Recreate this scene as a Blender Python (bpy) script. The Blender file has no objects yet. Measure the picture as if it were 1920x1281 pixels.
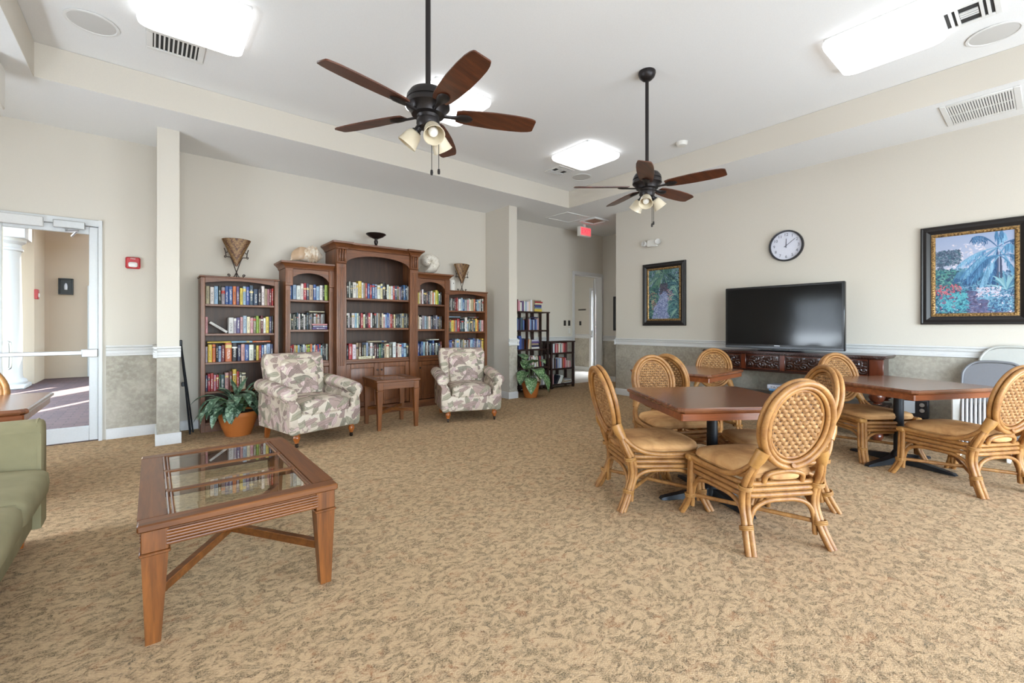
import bpy, bmesh, math, random
import numpy as np
from mathutils import Vector, Matrix, Euler
random.seed(7)
PI = math.pi
R = math.radians
S = bpy.context.scene
COL = S.collection

# ------------------------------------------------------------------ helpers
def lin(c):
    def f(v):
        v /= 255.0
        return v / 12.92 if v <= 0.04045 else ((v + 0.055) / 1.055) ** 2.4
    return (f(c[0]), f(c[1]), f(c[2]), 1.0)

class MB:
    """collects shapes; build() links them as ONE mesh object"""
    def __init__(s):
        s.v = []; s.f = []; s.m = []; s.mi = 0; s.M = None
    def add(s, vs, fs):
        b = len(s.v)
        if s.M is not None:
            vs = [tuple(s.M @ Vector(p)) for p in vs]
        s.v.extend(vs)
        for f in fs:
            s.f.append([b + i for i in f]); s.m.append(s.mi)
        return s
    def box(s, x0, x1, y0, y1, z0, z1, c=0.0):
        if x0 > x1: x0, x1 = x1, x0
        if y0 > y1: y0, y1 = y1, y0
        if z0 > z1: z0, z1 = z1, z0
        c = min(c, (x1 - x0) * .45, (y1 - y0) * .45, (z1 - z0) * .45)
        if c <= 0:
            vs = [(x, y, z) for x in (x0, x1) for y in (y0, y1) for z in (z0, z1)]
            return s.add(vs, [(0, 1, 3, 2), (4, 6, 7, 5), (0, 4, 5, 1), (2, 3, 7, 6), (0, 2, 6, 4), (1, 5, 7, 3)])
        vs = []; idx = {}
        for i, x in enumerate((x0, x1)):
            for j, y in enumerate((y0, y1)):
                for k, z in enumerate((z0, z1)):
                    sx, sy, sz = (1, -1)[i], (1, -1)[j], (1, -1)[k]
                    for a, p in enumerate(((x, y + sy * c, z + sz * c), (x + sx * c, y, z + sz * c), (x + sx * c, y + sy * c, z))):
                        idx[(i, j, k, a)] = len(vs); vs.append(p)
        g = lambda i, j, k, a: idx[(i, j, k, a)]
        fs = []
        for i in (0, 1):
            fs.append((g(i, 0, 0, 0), g(i, 1, 0, 0), g(i, 1, 1, 0), g(i, 0, 1, 0)))
            fs.append((g(0, i, 0, 1), g(1, i, 0, 1), g(1, i, 1, 1), g(0, i, 1, 1)))
            fs.append((g(0, 0, i, 2), g(1, 0, i, 2), g(1, 1, i, 2), g(0, 1, i, 2)))
        for i in (0, 1):
            for j in (0, 1):
                fs.append((g(i, j, 0, 0), g(i, j, 1, 0), g(i, j, 1, 1), g(i, j, 0, 1)))
                fs.append((g(i, 0, j, 0), g(i, 1, j, 0), g(i, 1, j, 2), g(i, 0, j, 2)))
                fs.append((g(0, i, j, 1), g(1, i, j, 1), g(1, i, j, 2), g(0, i, j, 2)))
                for k in (0, 1):
                    fs.append((g(i, j, k, 0), g(i, j, k, 1), g(i, j, k, 2)))
        return s.add(vs, fs)
    def tube(s, pts, r, n=8, closed=False, ry=None, up=None, caps=True):
        P = [Vector(p) for p in pts]; N = len(P)
        rad = r if isinstance(r, (list, tuple)) else [r] * N
        T = []
        for i in range(N):
            a = P[(i - 1) % N] if (closed or i > 0) else P[i]
            b = P[(i + 1) % N] if (closed or i < N - 1) else P[i]
            t = b - a
            T.append(t.normalized() if t.length > 1e-9 else Vector((0, 0, 1)))
        if up is None:
            u = Vector((0, 0, 1)) if abs(T[0].z) < .9 else Vector((1, 0, 0))
        else: u = Vector(up)
        vs = []
        for i in range(N):
            if up is not None: u = Vector(up)
            u = u - T[i] * u.dot(T[i])
            u = u.normalized() if u.length > 1e-6 else T[i].orthogonal().normalized()
            w = T[i].cross(u)
            for k in range(n):
                a = 2 * PI * k / n
                vs.append(tuple(P[i] + u * (math.cos(a) * rad[i]) + w * (math.sin(a) * (ry if ry else rad[i]))))
        fs = []
        M = N if closed else N - 1
        for i in range(M):
            for k in range(n):
                a = i * n + k; b = i * n + (k + 1) % n
                c2 = ((i + 1) % N) * n + (k + 1) % n; d = ((i + 1) % N) * n + k
                fs.append((a, b, c2, d))
        if not closed and caps:
            fs.append(tuple(range(n))[::-1]); fs.append(tuple((N - 1) * n + k for k in range(n)))
        return s.add(vs, fs)
    def lathe(s, prof, n=24, c=(0, 0, 0), sx=1.0, sy=1.0):
        vs = []; fs = []; rings = []
        for r, z in prof:
            if r < 1e-5:
                rings.append([len(vs)]); vs.append((c[0], c[1], c[2] + z))
            else:
                rings.append(list(range(len(vs), len(vs) + n)))
                for k in range(n):
                    a = 2 * PI * k / n
                    vs.append((c[0] + math.cos(a) * r * sx, c[1] + math.sin(a) * r * sy, c[2] + z))
        for A, B in zip(rings, rings[1:]):
            if len(A) == 1 and len(B) == 1: continue
            for k in range(n):
                k2 = (k + 1) % n
                if len(A) == 1: fs.append((A[0], B[k2], B[k]))
                elif len(B) == 1: fs.append((A[k], A[k2], B[0]))
                else: fs.append((A[k], A[k2], B[k2], B[k]))
        if len(rings[0]) > 1: fs.append(tuple(rings[0])[::-1])
        if len(rings[-1]) > 1: fs.append(tuple(rings[-1]))
        return s.add(vs, fs)
    def prism(s, poly, lo, hi, axis='y'):
        """poly: 2-D outline; extruded along axis"""
        def m(p, t):
            if axis == 'y': return (p[0], t, p[1])
            if axis == 'x': return (t, p[0], p[1])
            return (p[0], p[1], t)
        n = len(poly)
        vs = [m(p, lo) for p in poly] + [m(p, hi) for p in poly]
        fs = [tuple(range(n))[::-1], tuple(range(n, 2 * n))]
        fs += [(i, (i + 1) % n, n + (i + 1) % n, n + i) for i in range(n)]
        return s.add(vs, fs)
    def soft(s, cx, cy, cz, hx, hy, hz, e1=.35, e2=.35, nu=28, nv=14, warp=None):
        """superquadric cushion"""
        def sp(v, e): return math.copysign(abs(v) ** e, v)
        vs = []; fs = []
        for j in range(nv + 1):
            v = -PI / 2 + PI * j / nv
            for i in range(nu):
                u = 2 * PI * i / nu
                p = (cx + hx * sp(math.cos(v), e1) * sp(math.cos(u), e2), cy + hy * sp(math.cos(v), e1) * sp(math.sin(u), e2), cz + hz * sp(math.sin(v), e1))
                vs.append(warp(*p) if warp else p)
        for j in range(nv):
            for i in range(nu):
                fs.append((j * nu + i, j * nu + (i + 1) % nu, (j + 1) * nu + (i + 1) % nu, (j + 1) * nu + i))
        return s.add(vs, fs)
    def loft(s, rings, closed=True, caps=True):
        n = len(rings[0]); vs = [p for r in rings for p in r]; fs = []
        for j in range(len(rings) - 1):
            for i in range(n if closed else n - 1):
                fs.append((j * n + i, j * n + (i + 1) % n, (j + 1) * n + (i + 1) % n, (j + 1) * n + i))
        if caps and closed:
            fs.append(tuple(range(n))[::-1]); fs.append(tuple((len(rings) - 1) * n + i for i in range(n)))
        return s.add(vs, fs)
    def build(s, name, mats, parent=None, sharp=38, recalc=True):
        me = bpy.data.meshes.new(name)
        me.from_pydata([tuple(p) for p in s.v], [], s.f)
        if not isinstance(mats, (list, tuple)): mats = [mats]
        for m in mats: me.materials.append(m)
        if len(mats) > 1: me.polygons.foreach_set('material_index', s.m)
        if recalc:
            bm = bmesh.new(); bm.from_mesh(me)
            bmesh.ops.recalc_face_normals(bm, faces=bm.faces[:])
            bm.to_mesh(me); bm.free()
        me.polygons.foreach_set('use_smooth', [True] * len(me.polygons))
        me.set_sharp_from_angle(angle=R(sharp))
        me.update()
        o = bpy.data.objects.new(name, me); COL.objects.link(o)
        if parent is not None: o.parent = parent
        return o

def tag(o, label, cat, group=None):
    o['label'] = label; o['category'] = cat
    if group: o['group'] = group
    return o
def struct(o, label=None, cat=None):
    o['kind'] = 'structure'
    if label: o['label'] = label
    if cat: o['category'] = cat
    return o
def thing(name, label, cat, loc=(0, 0, 0), rz=0.0, group=None):
    o = bpy.data.objects.new(name, None); COL.objects.link(o)
    o.empty_display_size = .1
    o.location = loc; o.rotation_euler = (0, 0, rz)
    return tag(o, label, cat, group)
def dup(root, loc, rz, label, group=None):
    def cp(o, parent):
        c = o.copy(); COL.objects.link(c)
        if parent is not None: c.parent = parent
        for ch in [k for k in KIDS.get(o.name, [])]: cp(ch, c)
        return c
    KIDS = {}
    for o in COL.objects:
        if o.parent is not None: KIDS.setdefault(o.parent.name, []).append(o)
    r = cp(root, None); r.location = loc; r.rotation_euler = (0, 0, rz)
    r['label'] = label
    if group: r['group'] = group
    return r
def bez(p, n=8):
    """Catmull-Rom through points"""
    P = [Vector(q) for q in p]; out = []
    for i in range(len(P) - 1):
        a = P[i - 1] if i else P[i] * 2 - P[i + 1]
        b, c = P[i], P[i + 1]
        d = P[i + 2] if i + 2 < len(P) else P[i + 1] * 2 - P[i]
        for k in range(n):
            t = k / n
            out.append(0.5 * ((2 * b) + (c - a) * t + (2 * a - 5 * b + 4 * c - d) * t * t + (3 * b - a - 3 * c + d) * t ** 3))
    out.append(P[-1]); return out

# ------------------------------------------------------------------ materials
class NT:
    def __init__(s, name):
        s.m = bpy.data.materials.new(name); s.m.use_nodes = True
        s.t = s.m.node_tree; s.t.nodes.clear()
        s.out = s.n('ShaderNodeOutputMaterial'); s.p = s.n('ShaderNodeBsdfPrincipled')
        s.l(s.p.outputs[0], s.out.inputs[0])
    def n(s, typ, **kw):
        x = s.t.nodes.new(typ)
        for k, v in kw.items(): setattr(x, k, v)
        return x
    def l(s, a, b): s.t.links.new(a, b)
    def set(s, **kw):
        for k, v in kw.items(): s.p.inputs[k.replace('_', ' ')].default_value = v
        return s
    def coord(s, scale=(1, 1, 1), kind='Object', rot=(0, 0, 0)):
        tc = s.n('ShaderNodeTexCoord'); mp = s.n('ShaderNodeMapping')
        mp.inputs['Scale'].default_value = scale; mp.inputs['Rotation'].default_value = rot
        s.l(tc.outputs[kind], mp.inputs[0]); return mp.outputs[0]
    def noise(s, vec, scale=5, detail=3, rough=.5, dist=0.0):
        x = s.n('ShaderNodeTexNoise'); s.l(vec, x.inputs['Vector'])
        x.inputs['Scale'].default_value = scale; x.inputs['Detail'].default_value = detail
        x.inputs['Roughness'].default_value = rough; x.inputs['Distortion'].default_value = dist
        return x
    def vor(s, vec, scale=5, feature='F1', rnd=1.0):
        x = s.n('ShaderNodeTexVoronoi', feature=feature); s.l(vec, x.inputs['Vector'])
        x.inputs['Scale'].default_value = scale; x.inputs['Randomness'].default_value = rnd
        return x
    def ramp(s, fac, stops, interp='LINEAR'):
        x = s.n('ShaderNodeValToRGB'); x.color_ramp.interpolation = interp
        e = x.color_ramp.elements
        while len(e) > 1: e.remove(e[-1])
        e[0].position = stops[0][0]; e[0].color = stops[0][1]
        for p, c in stops[1:]:
            k = e.new(p); k.color = c
        s.l(fac, x.inputs[0]); return x.outputs[0]
    def mix(s, fac, a, b, mode='MIX'):
        x = s.n('ShaderNodeMix', data_type='RGBA', blend_type=mode)
        for v, i in ((fac, 0), (a, 6), (b, 7)):
            if hasattr(v, 'is_output'): s.l(v, x.inputs[i])
            else: x.inputs[i].default_value = v
        return x.outputs[2]
    def math(s, op, a, b=0.0, c=0.0):
        x = s.n('ShaderNodeMath', operation=op)
        for v, i in ((a, 0), (b, 1), (c, 2)):
            if hasattr(v, 'is_output'): s.l(v, x.inputs[i])
            else: x.inputs[i].default_value = v
        return x.outputs[0]
    def sep(s, vec):
        x = s.n('ShaderNodeSeparateXYZ'); s.l(vec, x.inputs[0]); return x.outputs
    def bump(s, h, strength=.2, dist=.01):
        x = s.n('ShaderNodeBump'); x.inputs['Strength'].default_value = strength; x.inputs['Distance'].default_value = dist
        s.l(h, x.inputs['Height']); s.l(x.outputs[0], s.p.inputs['Normal'])
    def col(s, c):
        if hasattr(c, 'is_output'): s.l(c, s.p.inputs['Base Color'])
        else: s.p.inputs['Base Color'].default_value = c
        return s
g3 = lambda v: (v, v, v, 1)

def m_plain(name, c, rough=.5, metal=0.0, bump=0.0, bs=60, coat=0.0):
    t = NT(name); t.set(Roughness=rough, Metallic=metal)
    if coat: t.set(Coat_Weight=coat, Coat_Roughness=.15)
    n = t.noise(t.coord(), bs, 3)
    t.col(t.mix(t.ramp(n.outputs[0], [(.35, g3(0)), (.65, g3(1))]), lin(c), lin([v * .985 for v in c])))
    if bump: t.bump(n.outputs[0], bump, .004)
    return t.m
def m_wood(name, dark, light, axis='x', rough=.35, coat=.25, scale=1.0, lines=0.6):
    t = NT(name); t.set(Roughness=rough, Coat_Weight=coat, Coat_Roughness=.2)
    sc = {'x': (1.0, 14, 14), 'y': (14, 1.0, 14), 'z': (14, 14, 1.0)}[axis]
    v = t.coord(tuple(k * scale for k in sc))
    n1 = t.noise(v, 1.6, 5, .6, .6)
    n2 = t.noise(v, 7, 3, .6)
    c = t.ramp(n1.outputs[0], [(.28, lin(dark)), (.5, lin([(a + b) / 2 for a, b in zip(dark, light)])), (.72, lin(light))])
    c = t.mix(t.math('MULTIPLY', t.ramp(n2.outputs[0], [(.45, g3(0)), (.7, g3(1))]), lines * .5), c, lin([k * .6 for k in dark]))
    t.col(c); t.bump(n2.outputs[0], .04, .002)
    return t.m
def m_emit(name, c, strength):
    t = NT(name); t.set(Base_Color=c, Emission_Color=c, Emission_Strength=strength, Roughness=.4); return t.m
def m_glass(name, tint=(.96, .985, .975, 1), rough=0.0, refl=1.0):
    t = NT(name); t.t.nodes.remove(t.p)
    tr = t.n('ShaderNodeBsdfTransparent'); tr.inputs[0].default_value = tint
    gl = t.n('ShaderNodeBsdfGlossy'); gl.inputs['Roughness'].default_value = rough
    fr = t.n('ShaderNodeFresnel'); fr.inputs[0].default_value = 1.5
    mx = t.n('ShaderNodeMixShader'); ge = t.n('ShaderNodeNewGeometry')
    t.l(t.math('MULTIPLY', t.math('MULTIPLY', fr.outputs[0], refl), t.math('SUBTRACT', 1.0, ge.outputs['Backfacing'])), mx.inputs[0])
    t.l(tr.outputs[0], mx.inputs[1]); t.l(gl.outputs[0], mx.inputs[2]); t.l(mx.outputs[0], t.out.inputs[0])
    return t.m

WALL = m_plain('wall_paint', (206, 199, 187), .85, bump=.05, bs=180)
CEIL = m_plain('ceiling_paint', (230, 230, 229), .9, bump=.08, bs=140)
WHITE = m_plain('trim_white', (210, 209, 207), .45)
WHITEPL = m_plain('white_plastic', (225, 222, 215), .45)
VENTW = m_plain('vent_white', (222, 221, 218), .45)
SPKR = m_plain('speaker_mesh_grey', (198, 196, 192), .7, bump=.1, bs=400)
BLACKM = m_plain('black_metal', (30, 33, 38), .42, .3)
BRONZE = m_plain('bronze_metal', (46, 42, 42), .38, .6)
CHROME = m_plain('brushed_aluminium', (196, 198, 200), .3, .9)
ALU = m_plain('door_aluminium', (206, 208, 209), .4, .1)
DARKGAP = m_plain('dark_duct', (45, 44, 43), .8)
GLASS = m_glass('clear_glass')
TGLASS = m_glass('table_glass', (.90, .945, .925, 1), 0.0, 1.7)

def m_wallpaper():
    t = NT('mottled_wallpaper'); t.set(Roughness=.6)
    v = t.coord()
    a = t.noise(v, 3.2, 6, .62, .4); b = t.noise(v, 26, 5, .6)
    c = t.ramp(a.outputs[0], [(.3, lin((136, 129, 116))), (.5, lin((160, 152, 138))), (.7, lin((180, 172, 158)))])
    c = t.mix(t.math('MULTIPLY', t.ramp(b.outputs[0], [(.42, g3(0)), (.66, g3(1))]), .42), c, lin((196, 190, 174)))
    t.col(c); t.bump(b.outputs[0], .05, .002); return t.m
PAPER = m_wallpaper()

def m_carpet():
    t = NT('patterned_carpet'); t.set(Roughness=.95)
    t.p.inputs['Specular IOR Level'].default_value = .1
    v = t.coord()
    w = t.noise(v, 4.5, 2)
    vv = t.n('ShaderNodeVectorMath', operation='MULTIPLY_ADD')
    t.l(w.outputs['Color'], vv.inputs[0]); vv.inputs[1].default_value = (.12, .12, 0); t.l(v, vv.inputs[2])
    # leaf-like flecks lying across one another
    m1 = t.n('ShaderNodeMapping'); m1.inputs['Scale'].default_value = (22, 34, 1); m1.inputs['Rotation'].default_value = (0, 0, R(58)); t.l(vv.outputs[0], m1.inputs[0])
    m2 = t.n('ShaderNodeMapping'); m2.inputs['Scale'].default_value = (21, 32, 1); m2.inputs['Rotation'].default_value = (0, 0, R(-62)); t.l(vv.outputs[0], m2.inputs[0])
    n1 = t.noise(m1.outputs[0], 1.0, 3, .6, .9); n2 = t.noise(m2.outputs[0], 1.0, 3, .6, .9)
    f1 = t.ramp(n1.outputs[0], [(.47, g3(0)), (.60, g3(1))]); f2 = t.ramp(n2.outputs[0], [(.49, g3(0)), (.63, g3(1))])
    fl = t.math('MAXIMUM', f1, t.math('MULTIPLY', f2, .8))
    # loops
    lp = t.vor(v, 190, 'F1'); tw = t.n('ShaderNodeTexWave', wave_type='BANDS', bands_direction='DIAGONAL')
    t.l(v, tw.inputs[0]); tw.inputs['Scale'].default_value = 40; tw.inputs['Distortion'].default_value = 1.0
    sp = t.noise(v, 150, 2, .8)
    speck = t.ramp(sp.outputs[0], [(.40, g3(0)), (.58, g3(1))])
    hue = t.noise(v, 9, 2, .6)
    dark = t.ramp(hue.outputs[0], [(.30, lin((76, 76, 66))), (.45, lin((104, 90, 66))), (.56, lin((88, 74, 58))), (.66, lin((144, 92, 58))), (.8, lin((100, 92, 74)))])
    base = t.mix(t.math('MULTIPLY', tw.outputs[1], .35), lin((209, 177, 138)), lin((189, 156, 118)))
    c = t.mix(t.math('MULTIPLY', fl, t.math('MULTIPLY_ADD', speck, .70, .20)), base, dark)
    c = t.mix(t.math('MULTIPLY', lp.outputs[0], .28), c, lin((112, 92, 68)))
    t.col(c)
    t.bump(t.math('ADD', t.math('MULTIPLY', lp.outputs[0], -1.0), t.math('MULTIPLY', fl, -.1)), .35, .004)
    return t.m
CARPET = m_carpet()

def m_floral():
    t = NT('floral_upholstery'); t.set(Roughness=.85); t.p.inputs['Specular IOR Level'].default_value = .15
    v = t.coord(); w = t.noise(v, 6, 2)
    vv = t.n('ShaderNodeVectorMath', operation='MULTIPLY_ADD')
    t.l(w.outputs['Color'], vv.inputs[0]); vv.inputs[1].default_value = (.05, .05, .05); t.l(v, vv.inputs[2])
    wash = t.noise(v, 9, 3)
    c = t.mix(t.ramp(wash.outputs[0], [(.4, g3(0)), (.62, g3(1))]), lin((212, 199, 182)), lin((198, 182, 164)))
    def layer(c, rot, scale, hl, hw, pal, veins, dens, seed):
        mp = t.n('ShaderNodeMapping'); mp.inputs['Rotation'].default_value = rot; mp.inputs['Location'].default_value = (seed, seed * .7, seed * .3); t.l(vv.outputs[0], mp.inputs[0])
        vo = t.vor(mp.outputs[0], scale); sb = t.n('ShaderNodeVectorMath', operation='SUBTRACT'); t.l(mp.outputs[0], sb.inputs[0]); t.l(vo.outputs['Position'], sb.inputs[1])
        rc = t.sep(vo.outputs['Color'])
        vr = t.n('ShaderNodeVectorRotate', rotation_type='Z_AXIS'); t.l(sb.outputs[0], vr.inputs['Vector']); t.l(t.math('MULTIPLY', rc[0], 6.28), vr.inputs['Angle'])
        lo = t.sep(vr.outputs[0]); ay = t.math('ABSOLUTE', lo[1]); xn = t.math('DIVIDE', lo[0], hl)
        edge = t.math('SUBTRACT', t.math('MULTIPLY', t.math('SUBTRACT', 1.0, t.math('MULTIPLY', xn, xn)), hw), ay)
        m_ = t.math('MULTIPLY', t.math('GREATER_THAN', edge, 0.0), t.math('LESS_THAN', rc[1], dens))
        cc = t.ramp(rc[2], pal, 'CONSTANT')
        vein = t.math('GREATER_THAN', t.math('SINE', t.math('MULTIPLY', t.math('SUBTRACT', lo[0], t.math('MULTIPLY', ay, .9)), veins)), .25)
        rib = t.math('LESS_THAN', ay, .0022)
        out = t.math('LESS_THAN', edge, .0035)
        dk = t.math('MAXIMUM', t.math('MAXIMUM', rib, out), t.math('MULTIPLY', vein, t.math('GREATER_THAN', t.math('FRACT', t.math('MULTIPLY', rc[0], 7.7)), .45)))
        cc = t.mix(t.math('MULTIPLY', dk, .55), cc, lin((112, 100, 90)))
        return t.mix(t.math('MULTIPLY', m_, .92), c, cc)
    P1_ = [(0, lin((166, 142, 134))), (.22, lin((164, 157, 136))), (.42, lin((190, 176, 156))), (.6, lin((138, 134, 118))), (.76, lin((206, 180, 174))), (.88, lin((150, 128, 122)))]
    P2_ = [(0, lin((208, 180, 176))), (.3, lin((176, 164, 146))), (.5, lin((152, 130, 124))), (.7, lin((156, 150, 130))), (.85, lin((216, 190, 184)))]
    c = layer(c, (.3, .4, .2), 8, .075, .034, P1_, 330, .9, 0)
    c = layer(c, (1.3, .5, 1.2), 9, .062, .026, P2_, 420, .75, 3.1)
    c = layer(c, (.5, 1.2, 2.2), 8, .080, .030, P1_, 380, .8, 7.7)
    t.col(c); n = t.noise(v, 260, 2); t.bump(n.outputs[0], .15, .002); return t.m
FLORAL = m_floral()

def m_cloth(name, c1, c2, ribs=True):
    t = NT(name); t.set(Roughness=.9); t.p.inputs['Specular IOR Level'].default_value = .15
    v = t.coord(); n = t.noise(v, 6, 4); f = t.noise(v, 320, 2)
    t.col(t.mix(t.ramp(n.outputs[0], [(.35, g3(0)), (.68, g3(1))]), lin(c1), lin(c2)))
    t.bump(f.outputs[0], .18, .002); return t.m
SOFA = m_cloth('sage_upholstery', (146, 137, 106), (133, 125, 96))
def m_suede():
    t = NT('tan_suede'); t.set(Roughness=.75); t.p.inputs['Specular IOR Level'].default_value = .25
    v = t.coord(); oi = t.n('ShaderNodeObjectInfo')
    ad = t.n('ShaderNodeVectorMath', operation='ADD'); t.l(v, ad.inputs[0]); t.l(oi.outputs['Location'], ad.inputs[1])
    n = t.noise(ad.outputs[0], 4.5, 4, .6, .5)
    t.col(t.ramp(n.outputs[0], [(.3, lin((154, 108, 66))), (.5, lin((194, 146, 95))), (.68, lin((213, 169, 117)))]))
    f = t.noise(v, 90, 3); t.bump(f.outputs[0], .1, .002); return t.m
SUEDE = m_suede()
def m_rattan(name, c1, c2, rough=.32):
    t = NT(name); t.set(Roughness=rough, Coat_Weight=.08, Coat_Roughness=.25)
    v = t.coord(); n = t.noise(v, 14, 4, .6); f = t.noise(v, 70, 2)
    c = t.ramp(n.outputs[0], [(.3, lin(c1)), (.68, lin(c2))])
    t.col(t.mix(t.math('MULTIPLY', t.ramp(f.outputs[0], [(.56, g3(0)), (.7, g3(1))]), .3), c, lin([k * .6 for k in c1])))
    return t.m
RATTAN = m_rattan('honey_rattan', (134, 87, 43), (176, 126, 68), .5)
WRAP = m_rattan('leather_wrap', (156, 108, 54), (176, 128, 68), .45)
def m_weave():
    t = NT('woven_seagrass'); t.set(Roughness=.7)
    v = t.coord(); n = t.noise(v, 38, 4, .7); f = t.noise(v, 160, 3, .7)
    c = t.ramp(n.outputs[0], [(.3, lin((112, 74, 40))), (.5, lin((162, 118, 70))), (.7, lin((194, 152, 102)))])
    t.col(t.mix(t.math('MULTIPLY', t.ramp(f.outputs[0], [(.5, g3(0)), (.7, g3(1))]), .45), c, lin((120, 84, 50))))
    t.bump(f.outputs[0], .4, .002); return t.m
WEAVE = m_weave()
GAPSHADE = m_plain('weave_gap_shade', (74, 50, 32), .8)  # dark tone standing in for shade between the strands

HW = m_wood('bookcase_wood', (90, 51, 28), (138, 85, 48), 'x', .4, .1)
HWZ = m_wood('bookcase_wood_upright', (90, 51, 28), (142, 88, 50), 'z', .4, .1)
HWB = m_wood('bookcase_back_wood', (62, 40, 28), (86, 57, 41), 'z', .5, .03)
CHX = m_wood('cherry_wood_x', (86, 46, 16), (132, 78, 32), 'x', .38, .12)
CHY = m_wood('cherry_wood_y', (86, 46, 16), (132, 78, 32), 'y', .38, .12)
CHZ = m_wood('cherry_wood_upright', (86, 46, 15), (138, 80, 30), 'z', .38, .12)
FANW = m_wood('fan_blade_wood', (60, 30, 18), (104, 56, 32), 'x', .4, .15)
ESPR = m_wood('espresso_wood', (34, 18, 14), (58, 31, 24), 'z', .45, .15)
MAHO = m_wood('mahogany_wood', (36, 16, 11), (64, 30, 20), 'y', .28, .4)
MAHZ = m_wood('mahogany_wood_red', (66, 27, 14), (112, 52, 27), 'z', .28, .4)
TEAK = m_wood('orange_leg_wood', (128, 66, 22), (188, 108, 46), 'z', .3, .3)
def m_tabletop():
    t = NT('dining_top_wood'); t.set(Roughness=.24, Coat_Weight=.35, Coat_Roughness=.16)
    v = t.coord((2.0, 16, 4)); n = t.noise(v, 1.5, 5, .6, .6)
    c = t.ramp(n.outputs[0], [(.28, lin((94, 54, 33))), (.5, lin((116, 70, 44))), (.72, lin((136, 86, 56)))])
    o = t.sep(t.coord())
    ax = t.math('ABSOLUTE', o[0]); ay = t.math('ABSOLUTE', o[1]); mx = t.math('MAXIMUM', ax, ay)
    ring = t.math('LESS_THAN', t.math('ABSOLUTE', t.math('SUBTRACT', mx, .385)), .0022)
    dg = t.math('MULTIPLY', t.math('LESS_THAN', t.math('ABSOLUTE', t.math('SUBTRACT', ax, ay)), .003), t.math('GREATER_THAN', mx, .385))
    pl = t.math('MULTIPLY', t.math('LESS_THAN', t.math('ABSOLUTE', t.math('SUBTRACT', t.math('FRACT', t.math('MULTIPLY', o[1], 7.8)), .5)), .012), t.math('LESS_THAN', mx, .385))
    gr = t.math('MAXIMUM', ring, t.math('MAXIMUM', dg, pl))
    t.col(t.mix(t.math('MULTIPLY', gr, .4), c, lin((62, 34, 22)))); return t.m
TTOP = m_tabletop()
TEDGE = m_wood('dining_edge_wood', (110, 56, 28), (156, 88, 48), 'x', .3, .3)
TERRA = m_plain('terracotta', (186, 108, 48), .5, bump=.05, bs=20)
SOIL = m_plain('soil', (52, 38, 30), .95, bump=.6, bs=60)
def m_leaf(name, a, b, cc, sc=30):
    t = NT(name); t.set(Roughness=.38)
    v = t.coord(); n = t.noise(v, sc, 4, .6, .8); m = t.noise(v, 8, 2)
    c = t.mix(t.ramp(m.outputs[0], [(.4, g3(0)), (.6, g3(1))]), lin(a), lin(b))
    t.col(t.mix(t.ramp(n.outputs[0], [(.50, g3(0)), (.60, g3(1))]), c, lin(cc)))
    return t.m
LEAF1 = m_leaf('silver_green_leaf', (54, 78, 58), (78, 106, 82), (142, 166, 140), 22)
LEAF2 = m_leaf('spotted_leaf', (52, 84, 48), (86, 124, 70), (170, 190, 150), 34)

def m_book():
    t = NT('book_cover'); t.set(Roughness=.45)
    oi = t.n('ShaderNodeObjectInfo'); v = t.coord(); o = t.sep(v)
    rnd = oi.outputs['Random']
    base = oi.outputs['Color']
    bw = t.n('ShaderNodeRGBToBW'); t.l(base, bw.inputs[0])
    tcol = t.mix(t.math('GREATER_THAN', bw.outputs[0], .22), lin((236, 232, 222)), lin((44, 40, 44)))
    acc = t.ramp(t.math('FRACT', t.math('MULTIPLY', rnd, 7.31)), [(0, lin((214, 190, 120))), (.3, lin((40, 40, 50))), (.5, lin((190, 60, 50))), (.65, lin((230, 228, 220))), (.85, lin((70, 100, 150)))], 'CONSTANT')
    # bands near head and tail
    bpos = t.math('MULTIPLY_ADD', t.math('FRACT', t.math('MULTIPLY', rnd, 3.7)), .3, .62)
    band = t.math('LESS_THAN', t.math('ABSOLUTE', t.math('SUBTRACT', o[2], bpos)), t.math('MULTIPLY', t.math('FRACT', t.math('MULTIPLY', rnd, 11.3)), .09))
    has = t.math('GREATER_THAN', t.math('FRACT', t.math('MULTIPLY', rnd, 5.1)), .55)
    c = t.mix(t.math('MULTIPLY', band, has), base, acc)
    # rows of title lettering running down the spine
    cb = t.n('ShaderNodeCombineXYZ'); t.l(t.math('MULTIPLY', o[0], 4.5), cb.inputs[0]); t.l(t.math('MULTIPLY', o[2], 52.0), cb.inputs[2])
    t.l(t.math('MULTIPLY', rnd, 90), cb.inputs[1])
    n = t.noise(cb.outputs[0], 1.0, 1.5, .6)
    txt = t.math('GREATER_THAN', n.outputs[0], .52)
    inx = t.math('LESS_THAN', t.math('ABSOLUTE', t.math('SUBTRACT', o[0], .5)), .22)
    z0 = t.math('MULTIPLY_ADD', t.math('FRACT', t.math('MULTIPLY', rnd, 17.9)), .2, .12)
    inz = t.math('MULTIPLY', t.math('GREATER_THAN', o[2], z0), t.math('LESS_THAN', o[2], t.math('ADD', z0, .55)))
    c = t.mix(t.math('MULTIPLY', t.math('MULTIPLY', txt, t.math('MULTIPLY', inx, inz)), .8), c, tcol)
    t.col(c); return t.m
BOOK = m_book()
PAGES = m_plain('page_block', (214, 204, 180), .9, bump=.2, bs=300)

# ------------------------------------------------------------------ camera
TH = 0.8854; CAMH = 1.26
cam = bpy.data.cameras.new('camera'); co = bpy.data.objects.new('camera', cam); COL.objects.link(co)
co.location = (0, 0, CAMH); co.rotation_euler = (PI / 2, 0, TH - PI / 2)
cam.sensor_width = 36; cam.lens = 826.93 / 1920 * 36; cam.shift_y = -(640.5 - 612.83) / 1920; cam.clip_start = .05
S.camera = co

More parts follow.
